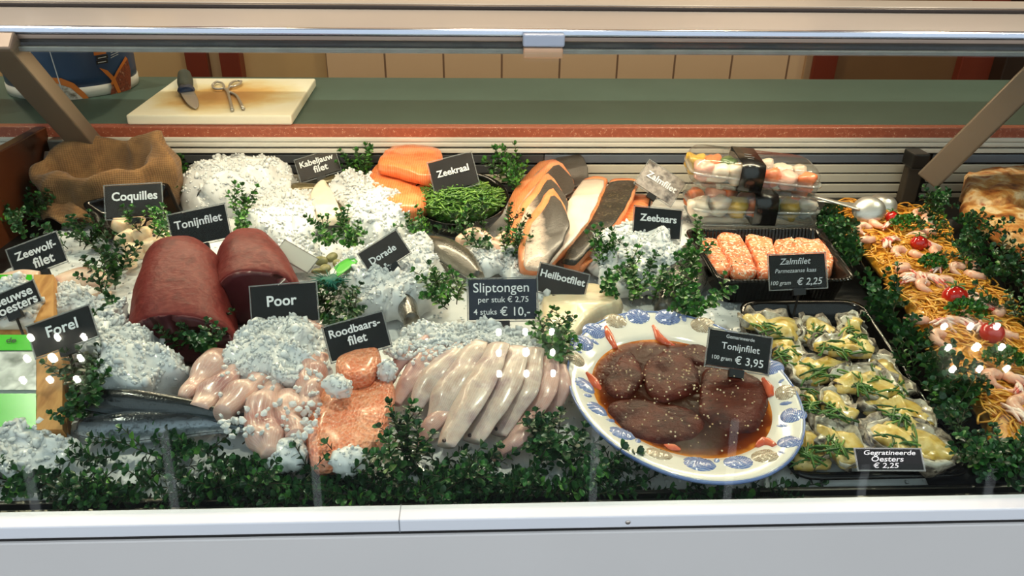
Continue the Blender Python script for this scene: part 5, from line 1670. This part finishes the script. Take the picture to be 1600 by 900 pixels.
def oyster(label, poly, h, seed, tilt=None, fill=.86):
    c = Q(sum(p[0] for p in poly) / len(poly), sum(p[1] for p in poly) / len(poly), h)
    t = thing('oyster', label, 'oyster', tuple(c))
    link('shell', me_of(padvf(shrink(poly, 1.07, -3, 3), h - .008, .014, amp=.012, freq=75, k=seed, tilt=tilt, prof=((.55, -.2), (.8, .05), (.95, .5), (1.03, .85), (1.0, 1), (.94, .97), (.88, .85), (.5, .7)))), shell_out.m, t)
    link('rim', me_of(padvf(poly, h - .002, .009, amp=.009, freq=75, k=seed, tilt=tilt, prof=((.96, .3), (1.0, .85), (.99, 1.06), (.94, 1.06), (.88, .85), (.6, .6)))), nacre, t)
    link('gratin', me_of(padvf(shrink(poly, fill), h + .001, .009, amp=.009, freq=70, k=seed + 2, tilt=tilt, prof=((1, .0), (1.0, .45), (.93, .75), (.75, .95), (.4, 1.05), (.2, 1.05)))), grat, t)
    rng = random.Random(seed)
    b = MB()
    for i in range(int(9 + 6 * rng.random())):
        k = rng.randrange(len(poly))
        q = shrink([poly[k], poly[k - 1]], 1)[0]
        cx = sum(p[0] for p in poly) / len(poly); cy = sum(p[1] for p in poly) / len(poly)
        u = rng.uniform(.0, .75)
        p = Q(cx + (q[0] - cx) * u, cy + (q[1] - cy) * u, h + .0112)
        if tilt: p.z += (p.x - c.x) * tilt[0] + (p.y - c.y) * tilt[1]
        th = rng.uniform(0, 6.3)
        l = rng.uniform(.014, .032)
        d = V((math.cos(th), math.sin(th), rng.uniform(-.1, .25))) * l
        b.add(*tubevf([p - d / 2, p + V((rng.uniform(-.1, .1), rng.uniform(-.1, .1), .12)) * l, p + d / 2], .0011, 5, 5))
        for _ in range(2):
            e = V((math.cos(th + rng.uniform(-1, 1)), math.sin(th + rng.uniform(-1, 1)), .3)) * l * .3
            q2 = p + d * rng.uniform(-.3, .3)
            b.add(*tubevf([q2, q2 + e], .0009, 5))
    o = link('samphire_sprinkle', b.me(), samp_d, t)
    o['kind'] = 'stuff'
for i, (lab, poly, h) in enumerate([
 ('oyster furthest back on the left, dark shell, behind the plate edge', [(1152, 505), (1180, 497), (1210, 500), (1246, 508), (1252, 530), (1230, 538), (1190, 522), (1160, 515)], .030),
 ('blocky oyster at the back, between the dark one and the pointed one', [(1252, 512), (1268, 504), (1292, 508), (1304, 522), (1298, 536), (1272, 540), (1254, 540)], .026),
 ('oyster standing at the back with its pointed tip upward', [(1326, 497), (1340, 504), (1350, 528), (1352, 545), (1326, 544), (1308, 530), (1312, 512)], .034),
 ('wide oyster lying in front of the pointed one, shell rim facing forward', [(1268, 545), (1290, 532), (1326, 532), (1352, 536), (1364, 556), (1344, 564), (1310, 560), (1282, 554)], .036),
 ('long oyster beside the price sign edge, near the plate', [(1200, 520), (1222, 522), (1244, 546), (1262, 572), (1240, 580), (1216, 566), (1204, 545)], .024),
 ('oyster in the second row by the plate, thick with samphire', [(1230, 580), (1256, 566), (1300, 566), (1328, 580), (1322, 596), (1280, 604), (1246, 602)], .028),
 ('long oyster at the right in the second row, sloping to the tray wall', [(1350, 564), (1366, 560), (1392, 572), (1428, 622), (1412, 632), (1380, 614), (1356, 592)], .028),
 ('oyster with a dark fluted side in the middle of the tray', [(1298, 592), (1330, 580), (1372, 588), (1408, 618), (1392, 632), (1346, 622), (1310, 612)], .034),
 ('narrow oyster tilted beside the plate, dark shell to its left', [(1276, 618), (1296, 614), (1320, 628), (1336, 656), (1328, 672), (1306, 668), (1286, 644)], .030),
 ('oyster with a broad pale rim at the right of the tray', [(1340, 634), (1370, 624), (1418, 630), (1458, 652), (1468, 688), (1440, 686), (1394, 664), (1352, 652)], .030),
 ('large oyster at the right front, above the oyster sign', [(1352, 668), (1390, 662), (1440, 676), (1480, 702), (1492, 730), (1440, 736), (1390, 716), (1358, 690)], .034),
 ('oyster left of the oyster sign, dark shell on its left', [(1268, 672), (1288, 664), (1326, 682), (1356, 708), (1346, 736), (1312, 734), (1284, 706)], .028),
 ('oyster furthest front left, half under the plate rim', [(1236, 688), (1254, 676), (1278, 698), (1296, 732), (1270, 738), (1240, 734)], .020),
 ('oyster close by the plate in the middle, mostly dark shell', [(1252, 614), (1268, 606), (1282, 630), (1286, 660), (1268, 664), (1254, 642)], .022)]):
    oyster(lab, poly, h - .012, i * 2.7 + 1)
sign('italic price sign reading Gegratineerde Oesters at the front of the oyster tray', [(1343, 700), (1449, 700), (1436, 737), (1330, 736)], .042, 50, [('Gegratineerde', .51, .82, .80, .5), ('Oesters', .46, .54, .50, .5), ('€ 2,25', .42, .25, .40, .3)], card_k, ink_m, .25, bottom=.0, sy=.72, peg=False)

# ------------------------------------------------------------------ noodle salad
sal_tray = [PZ(1290, 322, ZB + .020), PZ(1450, 322, ZB + .020), PZ(1760, 690, ZB + .022), PZ(1545, 735, ZB + .022)]
tray('long black tray of noodle and shrimp salad on the right', sal_tray, .022, black_gloss, r=.03, inset=.010)
tray('black tray with the baked gratin pieces at the far right', [PZ(1490, 312, ZB + .022), PZ(1690, 312, ZB + .022), PZ(1810, 480, ZB + .022), PZ(1612, 470, ZB + .022)], .022, black_gloss, r=.03, inset=.010)
SP = [(1303, 338), (1342, 332), (1404, 336), (1444, 345), (1490, 400), (1540, 462), (1600, 535), (1690, 660), (1640, 690), (1560, 725), (1528, 660), (1470, 580), (1420, 500), (1365, 420)]
nood = mat('yellow_noodle', [(186, 112, 22), (222, 156, 48), (236, 186, 90)], 130, rough=.35, coat=.4)
m = MB()
vs, fs, us = padvf(SP, .006, .022, amp=.006, freq=30)
m.add(vs, fs, us)
rng = random.Random(12)
for p in scatter_on(vs, fs, 2600, rng):
    if p.z < ZB + .014: continue
    th = rng.uniform(0, 6.3)
    l = rng.uniform(.020, .045)
    d = V((math.cos(th), math.sin(th), 0)) * l
    s = V((-d.y, d.x, 0)) * rng.uniform(-.5, .5)
    z = rng.uniform(.000, .005)
    m.add(*tubevf([p - d / 2 + V((0, 0, z - .002)), p - d * .15 + s * .4 + V((0, 0, z + rng.uniform(0, .004))), p + d * .2 + s + V((0, 0, z)), p + d / 2 + s * .4 + V((0, 0, z - .003))], .0013, 4, 7))
tag(link('noodles', m.me(), nood), 'tangle of thin yellow noodles filling the long right-hand tray', 'noodles', None, 'stuff')
# shrimps, crab sticks, tomatoes, parsley
shr_m = mat('shrimp_pink', [(226, 150, 120), (240, 190, 164), (232, 166, 138)], 90, rough=.3, coat=.5, sss=.2)
crab_r = mat('crab_stick', [(214, 84, 70), (240, 200, 184), (246, 224, 212)], 110, rough=.35, coat=.4, pos=[.40, .48, .6], stretch=(1, .3, 1))
tom_m = mat('tomato_red', [(176, 22, 16), (196, 34, 22)], 20, rough=.12, coat=.7)
calyx = mat('calyx_green', [(50, 90, 34), (76, 120, 50)], 60, rough=.5)
pars = leaf_mat('parsley', [(30, 80, 24), (42, 100, 32), (56, 118, 38), (74, 136, 48), (100, 156, 64)])
HS = .032
def shrimp(x, y, rot, s, lab, grp, pink=True):
    p = Q(x, y, HS)
    pts = [p + V((math.cos(rot + a) * s * .5, math.sin(rot + a) * s * .5, .003 * math.sin(a))) for a in [i / 6 * 3.9 for i in range(7)]]
    t = thing('shrimp', lab, 'shrimp', tuple(p), grp)
    link('body', me_of(bodyvf(pts, [.004, .0062, .0066, .006, .005, .0036, .0018], [.005, .007, .007, .006, .005, .004, .002], .004, n=12, m=22, amp=.0016, freq=240)), shr_m, t)
    e = pts[-1]
    dv = (pts[-1] - pts[-2]).normalized()
    sd = V((-dv.y, dv.x, 0))
    link('tail_fan', me_of(loft([[e + dv * q + sd * (w * c) + V((0, 0, hh * sn)) for c, sn in [(math.cos(k * PI / 4), math.sin(k * PI / 4)) for k in range(8)]] for q, w, hh in ((-.002, .002, .002), (.004, .005, .0012), (.008, .0065, .0007))])), crab_r, t)
SH = [(1352, 360, .3), (1374, 352, 2.0), (1350, 374, 3.4), (1440, 338, .2), (1456, 346, 1.0), (1446, 362, 3.3), (1428, 372, 5.0), (1410, 398, .6), (1438, 400, 2.2), (1402, 418, 4.0), (1470, 396, 1.2), (1500, 424, .5), (1524, 430, 2.6), (1512, 418, 4.4), (1420, 438, 5.2), (1450, 450, 1.0), (1436, 430, 3.2), (1480, 446, .3), (1536, 470, 2.0), (1546, 486, 4.6), (1520, 500, 1.5), (1496, 512, .2), (1572, 520, 2.2), (1560, 596, .8), (1590, 592, 2.4), (1578, 620, 4.0), (1600, 640, 1.2), (1430, 498, 3.0), (1474, 532, .9)]
for x, y, r in SH: shrimp(x, y, r, .022, 'pink shrimp curled on the noodle salad', 'shrimps on the noodle salad')
def crab(x, y, rot, lab, n=7):
    p = Q(x, y, HS + .002)
    rng = random.Random(x * 7 + y)
    b = MB()
    for i in range(n):
        th = rot + rng.uniform(-.35, .35)
        l = rng.uniform(.022, .034)
        o = V((rng.uniform(-.006, .006), rng.uniform(-.006, .006), rng.uniform(0, .005)))
        d = V((math.cos(th), math.sin(th), rng.uniform(-.1, .15))) * l
        b.add(*tubevf([p + o - d / 2, p + o + V((0, 0, .003)), p + o + d / 2 - V((0, 0, .002))], [.0011, .0022, .0012], 6, 7))
    tag(link('crab_shreds', b.me(), crab_r), lab, 'crab stick', 'crab stick tufts on the noodle salad')
for x, y, r in ((1388, 354, .6), (1386, 384, 1.4), (1392, 378, .4), (1448, 384, 2.2), (1460, 420, 1.0), (1436, 436, 1.2), (1458, 440, 2.0), (1424, 440, .3), (1520, 466, 1.6), (1538, 480, 2.4), (1506, 506, 2.0), (1530, 514, .6), (1478, 508, .2), (1592, 612, .9), (1586, 650, 1.6), (1608, 600, 2.1)):
    crab(x, y, r, 'red and white shredded crab stick tuft on the noodle salad')
def tomato(x, y, r, lab, tilt=.4):
    p = Q(x, y, HS + .006)
    k = r * (p - CAM).dot(FW) / F
    t = thing('cherry_tomato', lab, 'tomato', tuple(p))
    link('fruit', me_of(icovf(p, (k, k, k * .92), 4)), tom_m, t)
    b = MB()
    top = p + V((0, k * .3, k * .88))
    for i in range(5):
        a = i * 2 * PI / 5
        b.add(*leafvf(top, V((math.cos(a), math.sin(a), .15)), V((0, 0, 1)), k * .9, k * .28, .1))
    b.add(*tubevf([top, top + V((0, .002, k * .4))], .0009, 6))
    link('calyx', b.me(), calyx, t)
tomato(1492, 464, 19, 'red cherry tomato on the noodles, the middle one with a green calyx')
tomato(1550, 520, 18, 'red cherry tomato on the noodles, nearest the glass')
tomato(1436, 380, 13, 'red cherry tomato half buried in shrimps near the top of the salad')
tomato(1394, 340, 11, 'red cherry tomato beside the serving spoons')
def parsley(x, y, r, lab):
    p = Q(x, y, HS + .008)
    k = 1.1 * r * (p - CAM).dot(FW) / F
    rng = random.Random(x)
    b = MB()
    for i in range(260):
        v = V((rng.gauss(0, 1), rng.gauss(0, 1), abs(rng.gauss(0, 1)))).normalized()
        q = p + V((v.x * k, v.y * k * .8, v.z * k * .6)) * rng.uniform(.6, 1)
        b.add(*leafvf(q, v + V((rng.uniform(-.8, .8), rng.uniform(-.8, .8), rng.uniform(-.3, .6))), v, rng.uniform(.004, .007), .005, rng.uniform(-.3, .3)))
    t = thing('parsley_sprig', lab, 'parsley', tuple(p))
    link('leaves', b.me(), pars, t)
    link('stalk', me_of(tubevf([p + V((-k * .5, -k * .3, -.002)), p + V((0, 0, .002)), p + V((k * .2, 0, .004))], .001, 6, 8)), calyx, t)
parsley(1418, 352, 22, 'curly parsley sprig highest on the salad, near the serving spoons')
parsley(1458, 412, 18, 'curly parsley sprig second from the top of the salad')
parsley(1510, 487, 26, 'curly parsley sprig below the middle tomato')
parsley(1568, 562, 26, 'curly parsley sprig nearest the glass, among the lamp reflections')
# serving spoons
sp_t = thing('serving_tongs', 'steel serving tongs with two round spoon heads resting on the salad', 'tongs', tuple(Q(1345, 325, .05)))
for (hx, hy, r, hz, nm) in ((1358, 327, 25, .050, 'spoon_head'), (1378, 321, 23, .040, 'spoon_head')):
    c = Q(hx, hy, hz)
    k = r * (c - CAM).dot(FW) / F
    R3 = rmat(.75, -.3, 0)
    rings = []
    for s, z in ((.05, -.0075), (.4, -.0068), (.75, -.004), (1, .001), (1.02, .002), (.97, .0018), (.72, -.003), (.38, -.0056), (.05, -.006)):
        rings.append([c + R3 @ V((k * s * math.cos(a), k * .9 * s * math.sin(a), -z)) for a in [2 * PI * q / 36 for q in range(36)]])
    link(nm, me_of(loft(rings)), steel, sp_t)
for a, b_, z in (((1262, 304), (1342, 326), .050), ((1266, 312), (1352, 322), .040)):
    link('arm', me_of(bodyvf([Q(*a, z + .012), Q((a[0] + b_[0]) / 2, (a[1] + b_[1]) / 2, z + .008), Q(*b_, z)], [.006, .006, .0085], .0022, .0018, n=14, m=12, sq=.8)), steel, sp_t)
# baked pieces at the far right
bake = NT('baked_gratin')
bake.set(Roughness=.5, Coat_Weight=.2)
bake.base(bake.ramp(bake.noise(34, 5), [(116, 56, 22), (186, 112, 50), (222, 160, 88), (240, 208, 160), (176, 92, 40)], [.30, .42, .52, .62, .72]))
bake.bump(bake.noise(60, 5), .9, .005)
for lab, poly, h, th in (
 ('golden baked gratin piece with a dark crust, hindmost at the far right', [(1502, 300), (1520, 288), (1560, 284), (1620, 280), (1640, 310), (1600, 332), (1540, 336), (1508, 328)], .022, .034),
 ('golden baked gratin piece in front of the darker one at the far right', [(1500, 326), (1530, 322), (1570, 340), (1620, 356), (1640, 400), (1590, 396), (1540, 372), (1508, 350)], .014, .026),
 ('cheesy baked gratin piece lowest at the right edge of the picture', [(1560, 380), (1600, 378), (1650, 396), (1650, 420), (1600, 410)], .010, .022)):
    tag(link('gratin_piece', me_of(padvf(poly, h, th, amp=.008, freq=34, k=th * 90)), bake.m), lab, 'gratin')
